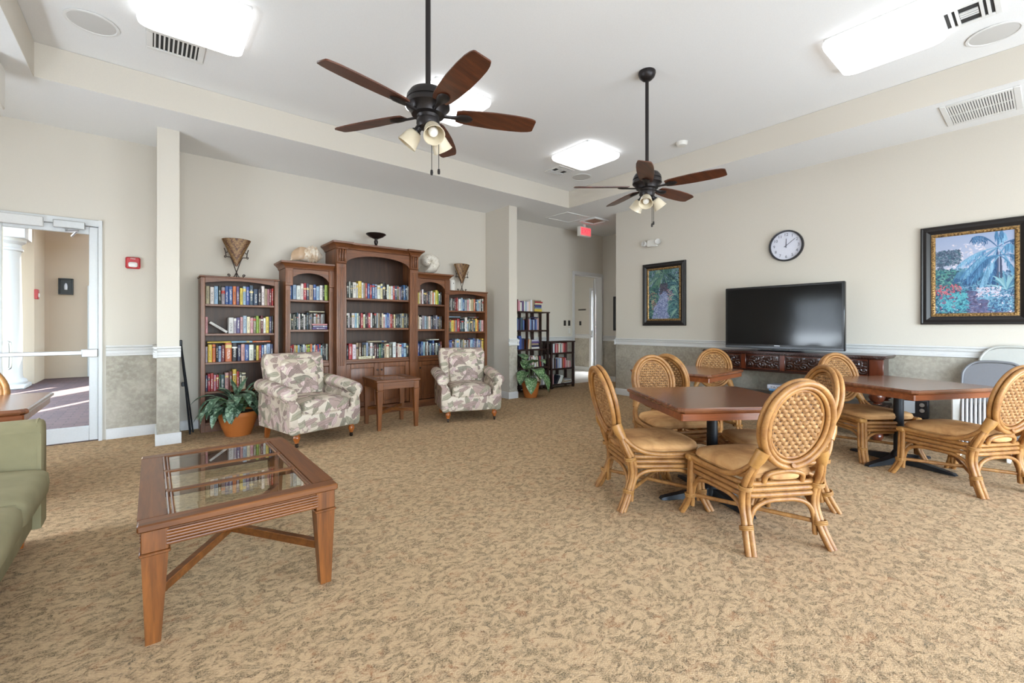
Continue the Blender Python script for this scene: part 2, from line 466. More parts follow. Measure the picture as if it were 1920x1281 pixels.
# ------------------------------------------------------------------ room shell
YB, XT, ZS, ZC, YF = 6.684, 6.731, 3.381, 3.681, 5.99
XL, YR = -2.0, -2.6
def sbox(name, dims, mat, c=0.0):
    return struct(MB().box(*dims, c).build(name, mat))
f = MB().box(XL - .2, 8.4, YR - .2, YB + .02, -.1, 0); struct(f.build('floor', CARPET))
# back wall with the glazed door and the hall doorway left open
w = MB()
DX0, DX1, DZ = -1.275, -.422, 2.433
HX0, HX1, HZ = 7.225, 8.20, 2.44
w.box(XL - .15, DX0, YB, YB + .15, 0, ZC); w.box(DX0, DX1, YB, YB + .15, DZ, ZC); w.box(DX1, HX0, YB, YB + .15, 0, ZC)
w.box(HX0, HX1, YB, YB + .15, HZ, ZC); w.box(HX1, 8.37, YB, YB + .15, 0, ZC)
struct(w.build('wall_back', WALL))
sbox('wall_right', (XT, XT + .15, YR, 5.158, 0, ZC), WALL)
w = MB().box(XT + .15, 8.37, 5.0, 5.158, 0, ZC); struct(w.build('wall_hall_side', WALL))
sbox('wall_hall_end', (8.22, 8.37, 5.158, YB, 0, ZC), WALL)
# left wall with a blinded window, rear wall with two openings added for soft light (both behind the photographer)
WY0, WY1, WZ0, WZ1 = 3.60, 4.78, .64, 2.07
w = MB(); w.box(XL - .15, XL, YR, WY0, 0, ZC); w.box(XL - .15, XL, WY1, YB, 0, ZC)
w.box(XL - .15, XL, WY0, WY1, 0, WZ0); w.box(XL - .15, XL, WY0, WY1, WZ1, ZC)
struct(w.build('wall_left', WALL))
w = MB(); RO = [(-1.2, 1.6), (2.8, 5.6)]; RZ = 2.5
w.box(XL, RO[0][0], YR - .15, YR, 0, ZC); w.box(RO[0][1], RO[1][0], YR - .15, YR, 0, ZC); w.box(RO[1][1], XT, YR - .15, YR, 0, ZC)
for a, b in RO: w.box(a, b, YR - .15, YR, RZ, ZC)
struct(w.build('wall_rear', WALL))
wf = MB()
for a, b in RO:
    for x in (a, (a + b) / 2, b): wf.box(x - .035, x + .035, YR - .1, YR - .04, 0, RZ, .005)
    for z in (.03, RZ - .03): wf.box(a, b, YR - .1, YR - .04, z - .03, z + .03, .005)
struct(wf.build('window_added_rear', WHITE))  # frames of the rear openings added to let light in
# blinds window in the left wall
wf = MB(); wf.box(XL - .12, XL + .02, WY0 - .06, WY0, WZ0 - .06, WZ1 + .06, .004); wf.box(XL - .12, XL + .02, WY1, WY1 + .06, WZ0 - .06, WZ1 + .06, .004)
wf.box(XL - .12, XL + .02, WY0, WY1, WZ1, WZ1 + .06, .004); wf.box(XL - .12, XL + .05, WY0 - .08, WY1 + .08, WZ0 - .06, WZ0, .004)
wo = struct(wf.build('window_1', WHITE))
BL = NT('blind_slat'); BL.set(Roughness=.5, Base_Color=lin((232, 232, 228)), Transmission_Weight=.0)
tl = BL.n('ShaderNodeBsdfTranslucent'); tl.inputs[0].default_value = lin((232, 234, 238)); mx = BL.n('ShaderNodeMixShader'); mx.inputs[0].default_value = .35
BL.l(BL.p.outputs[0], mx.inputs[1]); BL.l(tl.outputs[0], mx.inputs[2]); BL.l(mx.outputs[0], BL.out.inputs[0]); BLIND = BL.m
b = MB(); z = WZ0 + .03
while z < WZ1 - .02:
    b.add([(XL - .045, WY0 + .01, z + .016), (XL - .045, WY1 - .01, z + .016), (XL - .022, WY1 - .01, z - .016), (XL - .022, WY0 + .01, z - .016)], [(0, 1, 2, 3)])
    z += .029
bo = b.build('blind', BLIND, wo); bo['kind'] = 'stuff'

# pilasters
for i, (a, c2) in enumerate(((.046, .236), (4.83, 5.012))):
    sbox('wall_pilaster_' + ('left', 'right')[i], (a, c2, YF, YB - .001, 0, ZS), WALL)
# ceiling tray + soffit
struct(MB().box(XL - .15, 8.4, YR - .15, YB + .15, ZC, ZC + .1).build('ceiling', CEIL))
sf = MB()
TX0, TX1, TY0, TY1 = -.774, 5.782, -1.5, 5.462
def slab(x0, x1, y0, y1):
    sf.mi = 0; sf.box(x0, x1, y0, y1, ZS, ZC - .002)
slab(XL, TX0, YR, YB); slab(TX1, XT, YR, YB); slab(TX0, TX1, TY1, YB); slab(TX0, TX1, YR, TY0)
sf.box(XT, 8.37, 5.158, YB, ZS, ZC - .002)
sf.mi = 1
sf.box(TX0, TX0 + .004, TY0, TY1, ZS + .001, ZC - .003); sf.box(TX1 - .004, TX1, TY0, TY1, ZS + .001, ZC - .003)
sf.box(TX0, TX1, TY1 - .004, TY1, ZS + .001, ZC - .003); sf.box(TX0, TX1, TY0, TY0 + .004, ZS + .001, ZC - .003)
struct(sf.build('ceiling_soffit', [CEIL, WALL]))

# wainscot, chair rails, baseboards
RZ0, RZ1, BH = .929, 1.049, .117
def wains(name, segs):
    m = MB()
    for a in segs: m.box(*a)
    struct(m.build(name, PAPER))
e = .006
wains('trim_1', [(XT - e, XT, YR, 5.158 + e, BH, RZ0)]); wains('trim_2', [(XT - e, 8.22, 5.158, 5.158 + e, BH, RZ0)])
wains('trim_3', [(DX1 + .03, .046, YB - e, YB, BH, RZ0)]); wains('trim_4', [(.046, .236, YF - e, YF, BH, RZ0)])
wains('trim_5', [(4.83, 5.012, YF - e, YF, BH, RZ0)]); wains('trim_6', [(5.012, HX0, YB - e, YB, BH, RZ0)])
wains('trim_7', [(8.22 - e, 8.22, 5.158, YB, BH, RZ0)])
railp = [(0, 0), (.016, 0), (.022, .006), (.022, .026), (.013, .032), (.013, .062), (.024, .068), (.030, .084), (.030, .090), (.020, .096), (.034, .104), (.034, .12), (0, .12)]
basep = [(0, 0), (.016, 0), (.016, .095), (.012, .105), (.008, .117), (0, .117)]
def run(m, prof, p0, p1, nrm, z):
    """extrude a moulding profile (out, up) from p0 to p1 along a wall"""
    rings = [[(p[0] + nrm[0] * o, p[1] + nrm[1] * o, z + u) for o, u in prof] for p in (p0, p1)]
    m.loft(rings)
def mould(name, prof, z, runs):
    m = MB()
    for p0, p1, n in runs: run(m, prof, p0, p1, n, z)
    struct(m.build(name, WHITE))
q = .034
mould('trim_8', railp, RZ0, [((XT, YR), (XT, 5.158 + q), (-1, 0)), ((XT - q, 5.158), (8.22, 5.158), (0, 1))])
mould('trim_9', railp, RZ0, [((DX1 + .03, YB), (.046, YB), (0, -1))])
mould('trim_10', railp, RZ0, [((.046 - q, YF), (.236 + .012, YF), (0, -1)), ((.046, YF - .03), (.046, YB), (-1, 0))])
mould('trim_11', railp, RZ0, [((4.83 - .012, YF), (5.012 + q, YF), (0, -1)), ((5.012, YF - q), (5.012, YB), (1, 0))])
mould('trim_12', railp, RZ0, [((5.012, YB), (HX0, YB), (0, -1))])
mould('trim_13', railp, RZ0, [((8.22, 5.158), (8.22, YB), (-1, 0))])
mould('baseboard_right', basep, 0, [((XT, YR), (XT, 5.158 + .016), (-1, 0)), ((XT - .016, 5.158), (8.22, 5.158), (0, 1))])
mould('baseboard_back', basep, 0, [((DX1 + .03, YB), (.046, YB), (0, -1)), ((.236, YB), (4.83, YB), (0, -1)), ((5.012, YB), (HX0 - .06, YB), (0, -1))])
mould('baseboard_pilaster_left', basep, 0, [((.046 - .016, YF), (.236 + .016, YF), (0, -1)), ((.046, YF), (.046, YB), (-1, 0)), ((.236, YF), (.236, YB), (1, 0))])
mould('baseboard_pilaster_right', basep, 0, [((4.83 - .016, YF), (5.012 + .016, YF), (0, -1)), ((4.83, YF), (4.83, YB), (-1, 0)), ((5.012, YF), (5.012, YB), (1, 0))])
mould('baseboard_hall', basep, 0, [((8.22, 5.158), (8.22, YB), (-1, 0))])
mould('baseboard_left', basep, 0, [((XL, YR), (XL, YB), (1, 0))])

# ---- glazed entrance door
fr = MB(); fr.box(DX0, DX0 + .03, YB - .02, YB + .12, 0, DZ, .004); fr.box(DX1 - .031, DX1, YB - .02, YB + .12, 0, DZ, .004); fr.box(DX0, DX1, YB - .02, YB + .12, DZ - .07, DZ, .004)
fr.box(DX1 - .031, DX1 + .0, YB - .03, YB - .02, 0, DZ)
d1 = struct(fr.build('door_1', ALU))
LX0, LX1 = DX0 + .033, DX1 - .034
lf = MB(); y0, y1 = YB + .005, YB + .05
GX0, GX1, GZ0, GZ1 = LX0 + .077, -.53, .17, 2.277
lf.box(LX0, GX0, y0, y1, .012, DZ - .075, .004); lf.box(GX1, LX1, y0, y1, .012, DZ - .075, .004)
lf.box(GX0, GX1, y0, y1, .012, GZ0, .004); lf.box(GX0, GX1, y0, y1, GZ1, DZ - .075, .004)
leaf = lf.build('door_leaf', ALU, d1)
MB().box(GX0, GX1, YB + .024, YB + .032, GZ0, GZ1).build('pane', GLASS, leaf)
pb = MB(); pb.box(LX0 - .0, LX1 - .1, YB - .055, YB - .025, .955, 1.0, .006); pb.box(LX1 - .13, LX1 - .0, YB - .06, YB + .006, .93, 1.015, .006); pb.box(LX0, LX0 + .03, YB - .03, YB + .006, .96, .995)
pb.build('push_bar', CHROME, leaf)
hd = MB(); hd.tube(bez([(-1.14, YB + .05, 1.1), (-1.14, YB + .11, 1.1), (-1.128, YB + .12, 1.07), (-1.128, YB + .12, .86), (-1.14, YB + .11, .83), (-1.14, YB + .05, .83)], 5), .014, 8)
hd.build('pull_handle', CHROME, leaf)
cl = MB(); cl.box(-.80, -.555, YB - .075, YB - .02, DZ - .125, DZ - .045, .006)
cl.tube([(-.70, YB - .05, DZ - .13), (-.70, YB - .05, DZ - .16), (-.60, YB - .16, DZ - .155)], .011, 6); cl.tube([(-.60, YB - .16, DZ - .15), (-.66, YB - .03, DZ - .20)], .01, 6)
cl.build('door_closer', CHROME, d1)
MB().box(DX0 + .03, -.87, YB - .07, YB - .02, DZ - .13, DZ - .03, .006).build('closer_cover', WHITE, d1)

# ---- hall doorway with the door open into the room behind
fr = MB(); fw = .055
fr.box(HX0 - fw + .01, HX0 + .02, YB - .02, YB + .17, 0, HZ + fw, .004); fr.box(HX1 - .03, HX1 + .018, YB - .02, YB + .17, 0, HZ + fw, .004); fr.box(HX0 + .0205, HX1 - .0305, YB - .019, YB + .169, HZ - .02, HZ + fw - .001)
d2 = struct(fr.build('door_2', WHITE))
dl = MB(); dl.M = Matrix.Translation((8.165, YB + .19, 0)) @ Matrix.Rotation(R(41.5), 4, 'Z'); dl.box(0, .92, -.02, .02, .01, HZ - .03, .004); HM = dl.M; dl = dl.build('door_leaf', WHITE, d2)
k = MB(); k.M = HM @ Matrix.Translation((.85, .02, 1.0)) @ Matrix.Rotation(-PI / 2, 4, 'X'); k.lathe([(.012, 0), (.012, .03), (.028, .04), (.03, .055), (.02, .068), (0, .07)], 14); k.build('door_knob', CHROME, dl)
# room beyond the hall doorway
BX0, BX1, BY0, BY1 = 6.4, 9.6, YB + .15, 9.6
TILE = NT('light_tile'); TILE.set(Roughness=.3)
br = TILE.n('ShaderNodeTexBrick'); TILE.l(TILE.coord(), br.inputs[0]); br.offset = 0
for kk, vv in (('Color1', lin((214, 204, 190))), ('Color2', lin((206, 196, 182))), ('Mortar', lin((170, 160, 146)))): br.inputs[kk].default_value = vv
br.inputs['Scale'].default_value = 1; br.inputs['Brick Width'].default_value = .4; br.inputs['Row Height'].default_value = .4; br.inputs['Mortar Size'].default_value = .006
TILE.col(br.outputs[0]); TILE = TILE.m
sbox('floor_back_room', (BX0, BX1 + .15, YB + .02, BY1, -.1, 0), TILE)
w = MB(); EY0, EY1 = 7.35, 8.22; EZ = 2.3
w.box(BX1, BX1 + .15, BY0, EY0, 0, ZC); w.box(BX1, BX1 + .15, EY1, BY1, 0, ZC); w.box(BX1, BX1 + .15, EY0, EY1, EZ, ZC)
w.box(BX0 - .15, BX0, BY0, BY1, 0, ZC); w.box(BX0 - .15, BX1 + .15, BY1, BY1 + .15, 0, ZC); w.box(8.4, BX1 + .15, BY0 - .15, BY0, 0, ZC)
struct(w.build('wall_back_room', WALL))
sbox('ceiling_back_room', (BX0 - .15, BX1 + .15, YB + .16, BY1 + .15, 3.0, 3.1), CEIL)
m = MB(); run(m, railp, (BX1, EY1 + .06), (BX1, BY1), (-1, 0), RZ0); struct(m.build('trim_14', WHITE))
wains('trim_15', [(BX1 - e, BX1, EY1 + .06, BY1, BH, RZ0)])
m = MB(); run(m, basep, (BX1, EY1 + .06), (BX1, BY1), (-1, 0), 0); struct(m.build('baseboard_back_room', WHITE))
fr = MB(); fr.box(BX1 - .02, BX1 + .1, EY0 - .05, EY0 + .03, 0, EZ + .05, .004); fr.box(BX1 - .02, BX1 + .1, EY1 - .03, EY1 + .05, 0, EZ + .05, .004); fr.box(BX1 - .019, BX1 + .1, EY0 + .0305, EY1 - .0305, EZ - .03, EZ + .049)
d3 = struct(fr.build('door_3', WHITE))
lf = MB(); lf.box(BX1 + .02, BX1 + .06, EY0 + .03, EY0 + .12, .02, EZ - .03); lf.box(BX1 + .02, BX1 + .06, EY1 - .07, EY1 - .03, .02, EZ - .03); lf.box(BX1 + .02, BX1 + .06, EY0 + .1, EY1 - .1, .02, .22); lf.box(BX1 + .02, BX1 + .06, EY0 + .1, EY1 - .1, EZ - .15, EZ - .03)
lf = lf.build('door_leaf', WHITE, d3)
b = MB(); z = .24
while z < EZ - .16:
    b.add([(BX1 + .005, EY0 + .1, z - .012), (BX1 + .005, EY1 - .06, z - .012), (BX1 + .02, EY1 - .06, z + .012), (BX1 + .02, EY0 + .1, z + .012)], [(0, 1, 2, 3)]); z += .03
b.build('door_blind', BLIND, d3)
k = MB(); k.box(BX1 - .035, BX1 + .02, EY1 - .1, EY1 - .05, .98, 1.16, .008); k.tube([(BX1 - .05, EY1 - .08, 1.02), (BX1 - .05, EY1 - .18, 1.02)], .012, 8); k.build('door_handle', CHROME, d3)

# ---- porch outside the glazed door
PAV = NT('purple_brick_paver'); PAV.set(Roughness=.85)
br = PAV.n('ShaderNodeTexBrick'); PAV.l(PAV.coord(), br.inputs[0])
for kk, vv in (('Color1', lin((112, 86, 84))), ('Color2', lin((92, 72, 72))), ('Mortar', lin((78, 64, 62)))): br.inputs[kk].default_value = vv
br.inputs['Scale'].default_value = 1; br.inputs['Brick Width'].default_value = .22; br.inputs['Row Height'].default_value = .11; br.inputs['Mortar Size'].default_value = .008
PAV.col(br.outputs[0]); PAV = PAV.m
STUC = m_plain('porch_stucco', (206, 188, 166), .9, bump=.1, bs=80)
sbox('floor_porch', (-9, 3.5, YB + .151, 15.6, -.12, -.005), PAV)
w = MB(); w.box(-2.0, 3.5, 15.4, 15.6, 0, 4.2); w.box(-2.2, -2.0, 14.2, 15.6, 0, 4.2)
struct(w.build('wall_porch', STUC))
cm = MB(); cm.box(-2.62, -1.98, 13.18, 13.82, -.005, .09, .02); cm.lathe([(.29, .09), (.31, .13), (.29, .18), (.25, .2), (.235, .26), (.235, 1.2), (.21, 2.75), (.22, 2.8), (.25, 2.82), (.25, 2.86), (.22, 2.88), (.22, 2.94), (.29, 3.0), (.29, 3.06)], 28, (-2.3, 13.5, 0)); cm.box(-2.62, -1.98, 13.18, 13.82, 3.06, 4.2, .01)
struct(cm.build('trim_16', WHITE))
dm = MB(); dm.box(-1.25, -.2, 15.36, 15.4, 0, 2.3, .01); dm.box(-1.15, -.3, 15.345, 15.36, .02, 2.2, .008)
struct(dm.build('door_4', WHITE))
# unseen porch roof, its gaps shaped to lay sun bands on the pavers
ux, uy = .5, .866; nx, ny = .866, -.5
rf = MB()
edges = [(-14, -8.62), (-8.46, -7.98), (-7.88, -7.42), (-6.86, -5.98), (-5.86, 1.5)]
hdir = 3.7 / math.tan(R(58))
for a, b2 in edges:
    P = []
    for n_, t_ in ((a, (6.9 + .5 * a) / .866), (b2, (6.9 + .5 * b2) / .866), (b2, 20), (a, 20)): P.append((nx * n_ + ux * t_ + 0, ny * n_ + uy * t_))
    rf.prism(P, 3.75, 3.9, 'z')
struct(rf.build('sun_band_roof', STUC))

# ------------------------------------------------------------------ ceiling fixtures
LIT = m_emit('lit_diffuser', (.97, .98, 1, 1), 2.4)
def rsq(cx, cy, h, r, z, n=6):
    out = []
    for sx, sy, a0 in ((1, 1, 0), (-1, 1, PI / 2), (-1, -1, PI), (1, -1, 1.5 * PI)):
        for i in range(n + 1):
            a = a0 + PI / 2 * i / n
            out.append((cx + sx * (h - r) + math.cos(a) * r, cy + sy * (h - r) + math.sin(a) * r, z))
    return out
def ceil_light(x, y, label):
    t = thing('ceiling_light', label, 'light', (x, y, ZC), 0, 'square flush ceiling lights')
    MB().box(-.33, .33, -.33, .33, -.03, 0, .004).build('mounting_pan', WHITE, t)
    d = MB(); d.loft([rsq(0, 0, .345, .06, -.022), rsq(0, 0, .35, .065, -.045), rsq(0, 0, .345, .075, -.07), rsq(0, 0, .325, .085, -.085), rsq(0, 0, .29, .09, -.092)])
    d.build('diffuser', LIT, t)
ceil_light(.262, 4.155, 'glowing square ceiling light at the upper left above the louvred vent')
ceil_light(2.455, 4.09, 'glowing square ceiling light half hidden behind the nearer ceiling fan')
ceil_light(4.70, 4.125, 'glowing square ceiling light left of the farther fan, nearest the hall')
ceil_light(4.715, .885, 'glowing square ceiling light at the upper right, beside the square diffuser')

def vent(name, x, y, z, hx, hy, label, slat_axis, n, two=False):
    t = thing(name, label, 'vent', (x, y, z))
    fr = MB(); b = .045
    fr.box(-hx, hx, -hy, -hy + b, -.014, 0, .004); fr.box(-hx, hx, hy - b, hy, -.014, 0, .004)
    fr.box(-hx, -hx + b, -hy + b, hy - b, -.014, 0, .004); fr.box(hx - b, hx, -hy + b, hy - b, -.014, 0, .004)
    if two:
        if slat_axis == 'x': fr.box(-.006, .006, -hy + b, hy - b, -.013, -.003)
        else: fr.box(-hx + b, hx - b, -.006, .006, -.013, -.003)
    fr.build('frame', VENTW, t)
    MB().box(-hx + b, hx - b, -hy + b, hy - b, -.003, 0).build('backing', DARKGAP, t)
    lv = MB()
    for i in range(n):
        k = (i + .5) / n
        if slat_axis == 'x':
            yy = -hy + b + k * 2 * (hy - b); lv.box(-hx + b, hx - b, yy - .008, yy + .004, -.012, -.003)
        else:
            xx = -hx + b + k * 2 * (hx - b); lv.box(xx - .008, xx + .004, -hy + b, hy - b, -.012, -.003)
    lv.build('louvre', VENTW, t)
vent('ceiling_vent', .165, 4.78, ZC, .20, .17, 'white louvred ceiling vent tucked behind the upper left square light', 'y', 10)
vent('return_grille', 6.20, .43, ZS, .31, .26, 'large white return air grille in the lowered ceiling at the upper right', 'x', 24, True)
def diffuser(x, y, label):
    t = thing('ceiling_diffuser', label, 'vent', (x, y, ZC)); h = .165
    fr = MB()
    for a in ((-h, h, -h, -h + .035), (-h, h, h - .035, h), (-h, -h + .035, -h + .035, h - .035), (h - .035, h, -h + .035, h - .035)): fr.box(*a, -.014, 0, .003)
    fr.build('frame', VENTW, t); MB().box(-h + .03, h - .03, -h + .03, h - .03, -.003, 0).build('backing', DARKGAP, t)
    lv = MB()
    for k in (-.1, -.065, .065, .1): lv.box(-h + .035, h - .035, k - .012, k + .006, -.015, -.004)
    for k in (-.04, -.005, .03): lv.box(k - .01, k + .004, -.05, .05, -.016, -.004)
    lv.build('louvre', VENTW, t)
diffuser(4.875, .40, 'white square ceiling diffuser right of the upper right light')
diffuser(4.89, 4.82, 'small white ceiling diffuser partly behind the light nearest the hall')
def speaker(x, y, label):
    t = thing('ceiling_speaker', label, 'speaker', (x, y, ZC))
    MB().lathe([(.15, 0), (.165, -.004), (.165, -.010), (.15, -.012), (.145, -.008), (.145, 0)], 36).build('rim', VENTW, t)
    MB().lathe([(0, -.010), (.08, -.009), (.146, -.006), (.146, 0), (0, 0)], 36).build('grille', SPKR, t)
speaker(-.365, 4.83, 'round ceiling speaker at the upper left corner of the photo')
speaker(5.385, .30, 'round ceiling speaker below the square diffuser at the upper right')
speaker(5.375, 4.81, 'round ceiling speaker below the light nearest the hall')
t = thing('smoke_detector', 'small round white smoke detector on ceiling right of the farther fan rod', 'smoke detector', (5.39, 3.07, ZC))
MB().lathe([(.07, 0), (.07, -.02), (.058, -.045), (.03, -.05), (0, -.05)], 24).build('cover', WHITEPL, t)
MB().lathe([(.075, 0), (.075, -.008), (.07, -.008), (.07, 0)], 24).build('base_ring', WHITEPL, t)
# white box at the left frame edge
t = thing('exit_light_box', 'white box hanging under the lowered ceiling at the left frame edge', 'ceiling box', (-1.03, 5.25, ZS))
MB().box(-.05, .11, -.14, .14, -.36, -.03, .01).build('housing', WHITEPL, t)
MB().box(-.03, .07, -.05, .05, -.03, 0, .004).build('mount', WHITEPL, t)

# hall ceiling hatches
t = thing('attic_hatch', 'flat framed attic hatch in the hall ceiling before the EXIT sign', 'hatch', (6.24, 5.93, ZS))
fr = MB()
for a in ((-.32, .32, -.29, -.25), (-.32, .32, .25, .29), (-.32, -.28, -.25, .25), (.28, .32, -.25, .25)): fr.box(*a, -.014, 0, .004)
fr.build('frame', VENTW, t); MB().box(-.28, .28, -.25, .25, -.005, 0).build('panel', CEIL, t)
t = thing('ceiling_access_panel', 'brownish ceiling panel with white frame just above the EXIT sign', 'hatch', (6.82, 5.76, ZS))
fr = MB()
for a in ((-.21, .21, -.2, -.165), (-.21, .21, .165, .2), (-.21, -.175, -.165, .165), (.175, .21, -.165, .165)): fr.box(*a, -.03, 0, .004)
fr.build('frame', VENTW, t); MB().box(-.175, .175, -.165, .165, -.006, 0).build('panel', m_plain('tan_panel', (160, 138, 118), .8), t)

# ------------------------------------------------------------------ lettering
def text_mb(mb, s, size, M, depth=.002, align='CENTER'):
    cu = bpy.data.curves.new('lettering', 'FONT'); cu.body = s; cu.size = size; cu.extrude = depth / 2; cu.align_x = align; cu.align_y = 'CENTER'; cu.resolution_u = 3
    o = bpy.data.objects.new('lettering', cu); COL.objects.link(o)
    dg = bpy.context.evaluated_depsgraph_get(); me = bpy.data.meshes.new_from_object(o.evaluated_get(dg))
    mb.add([tuple(M @ v.co) for v in me.vertices], [list(p.vertices) for p in me.polygons])
    bpy.data.objects.remove(o); bpy.data.curves.remove(cu); bpy.data.meshes.remove(me)
FRONT = Matrix.Rotation(PI / 2, 4, 'X')      # text standing up, read from -Y
# EXIT sign
RED = m_emit('lit_red_face', lin((255, 60, 70)), 2.2)
REDL = m_emit('lit_red_letters', lin((255, 40, 55)), 3.0)
t = thing('exit_sign', 'lit red EXIT sign hanging from the hall ceiling', 'exit sign', (6.96, 6.1, 0))
MB().box(-.17, .17, 0, .085, 3.13, 3.325, .006).build('housing', WHITEPL, t)
MB().box(-.03, .03, .02, .06, 3.325, ZS, .003).build('mount', WHITEPL, t)
MB().box(-.155, .155, -.004, 0, 3.145, 3.31).build('face', m_emit('exit_face', lin((246, 120, 124)), .5), t)
m = MB(); text_mb(m, 'EXIT', .15, Matrix.Translation((0, -.006, 3.226)) @ FRONT @ Matrix.Scale(.92, 4, (1, 0, 0)), .006); m.build('letters', REDL, t, recalc=False)
# fire alarm
t = thing('fire_alarm', 'red fire alarm with clear strobe on wall right of the glazed door', 'fire alarm', (-.163, YB, 1.99))
ra = m_plain('alarm_red', (178, 32, 40), .4)
MB().box(-.065, .065, -.05, .004, -.065, .065, .012).build('housing', ra, t)
m = MB(); m.soft(0, -.055, -.022, .042, .02, .03, .6, .6, 16, 8); m.build('strobe', m_plain('strobe_lens', (226, 222, 220), .15), t)
m = MB(); text_mb(m, 'FIRE', .024, Matrix.Translation((0, -.052, .045)) @ FRONT, .002); m.build('lettering', WHITE, t, recalc=False)
# emergency light on the wall right (faces -X)
t = thing('emergency_light', 'white emergency light with two lamp heads above the small painting', 'emergency light', (XT, 4.36, 2.70), -PI / 2)
MB().box(-.09, .09, -.075, .004, -.06, .06, .012).build('housing', WHITEPL, t)
for sx in (-1, 1):
    m = MB(); m.M = Matrix.Translation((sx * .135, -.07, .0)) @ Matrix.Rotation(R(80), 4, 'X') @ Matrix.Rotation(R(sx * 18), 4, 'Y')
    m.lathe([(0, -.045), (.03, -.04), (.042, -.01), (.05, .025), (.048, .034), (.04, .028), (.0, .018)], 18); m.build('lamp_head', m_plain('lamp_head_grey', (206, 204, 200), .25), t)

# wall switches and outlets
def plate(name, label, cat, loc, rz, mat, kind, w=.036, h=.058):
    t = thing(name, label, cat, loc, rz)
    MB().box(-w, w, -.006, 0, -h, h, .003).build('cover_plate', mat, t)
    m = MB()
    if kind == 'switch': m.box(-.012, .012, -.011, -.005, -.024, .024, .002)
    else:
        m.box(-.017, .017, -.009, -.005, .008, .036, .003); m.box(-.017, .017, -.009, -.005, -.036, -.008, .003)
    m.build('rocker' if kind == 'switch' else 'socket', mat, t)
DKPL = m_plain('dark_switch_plate', (46, 42, 38), .4)
plate('wall_switch', 'dark wall switch left of the hall doorway, the left one of the pair', 'switch', (6.945, YB, 1.34), 0, DKPL, 'switch')
plate('wall_switch', 'dark wall switch left of the hall doorway, the right one nearest the frame', 'switch', (7.08, YB, 1.34), 0, DKPL, 'switch')
plate('wall_outlet', 'cream outlet plate below the two dark switches beside the hall doorway', 'outlet', (7.08, YB, 1.175), 0, WHITEPL, 'outlet')
plate('wall_outlet', 'pale outlet plate low on the wall under the carved console', 'outlet', (XT - .006, 2.70, .50), -PI / 2, m_plain('grey_plate', (170, 165, 150), .5), 'outlet')
plate('wall_switch', 'dark switch on the far wall seen through the hall doorway', 'switch', (BX1, 8.62, 1.36), -PI / 2, DKPL, 'switch', .04, .06)
t = thing('door_sign', 'thin dark sign plate on the far wall seen through the hall doorway', 'sign', (BX1, 8.55, 1.75), -PI / 2)
MB().box(-.15, .15, -.006, 0, -.022, .022, .002).build('plate', m_plain('sign_plate', (120, 112, 100), .5), t)
MB().box(-.12, .12, -.0075, -.006, -.008, .008).build('sign_strip', DKPL, t)
t = thing('porch_alarm', 'small red alarm box outside, left wall corner seen through glazed door', 'fire alarm', (-2.0, 14.25, 1.98), PI / 2)
MB().box(-.08, .08, -.06, 0, -.11, .11, .01).build('housing', ra, t); MB().box(-.05, .05, -.075, -.055, -.06, .02, .006).build('strobe', WHITEPL, t)
t = thing('wall_lantern', 'black wall lantern outside seen through the glazed door', 'lantern', (-1.63, 15.4, 2.25))
lm = MB()
for a in ((-.13, -.105), (.105, .13)): lm.box(a[0], a[1], -.08, -.002, -.18, .2, .004)
lm.box(-.13, .13, -.08, -.002, .17, .2, .004); lm.box(-.13, .13, -.08, -.002, -.2, -.17, .004); lm.box(-.13, .13, -.02, -.002, -.18, .2)
lm.build('frame', BLACKM, t); MB().lathe([(0, -.08), (.03, -.08), (.035, 0), (.025, .06), (.0, .09)], 12, (0, -.05, 0)).build('lamp_glass', m_plain('lantern_glass', (214, 216, 222), .2), t)

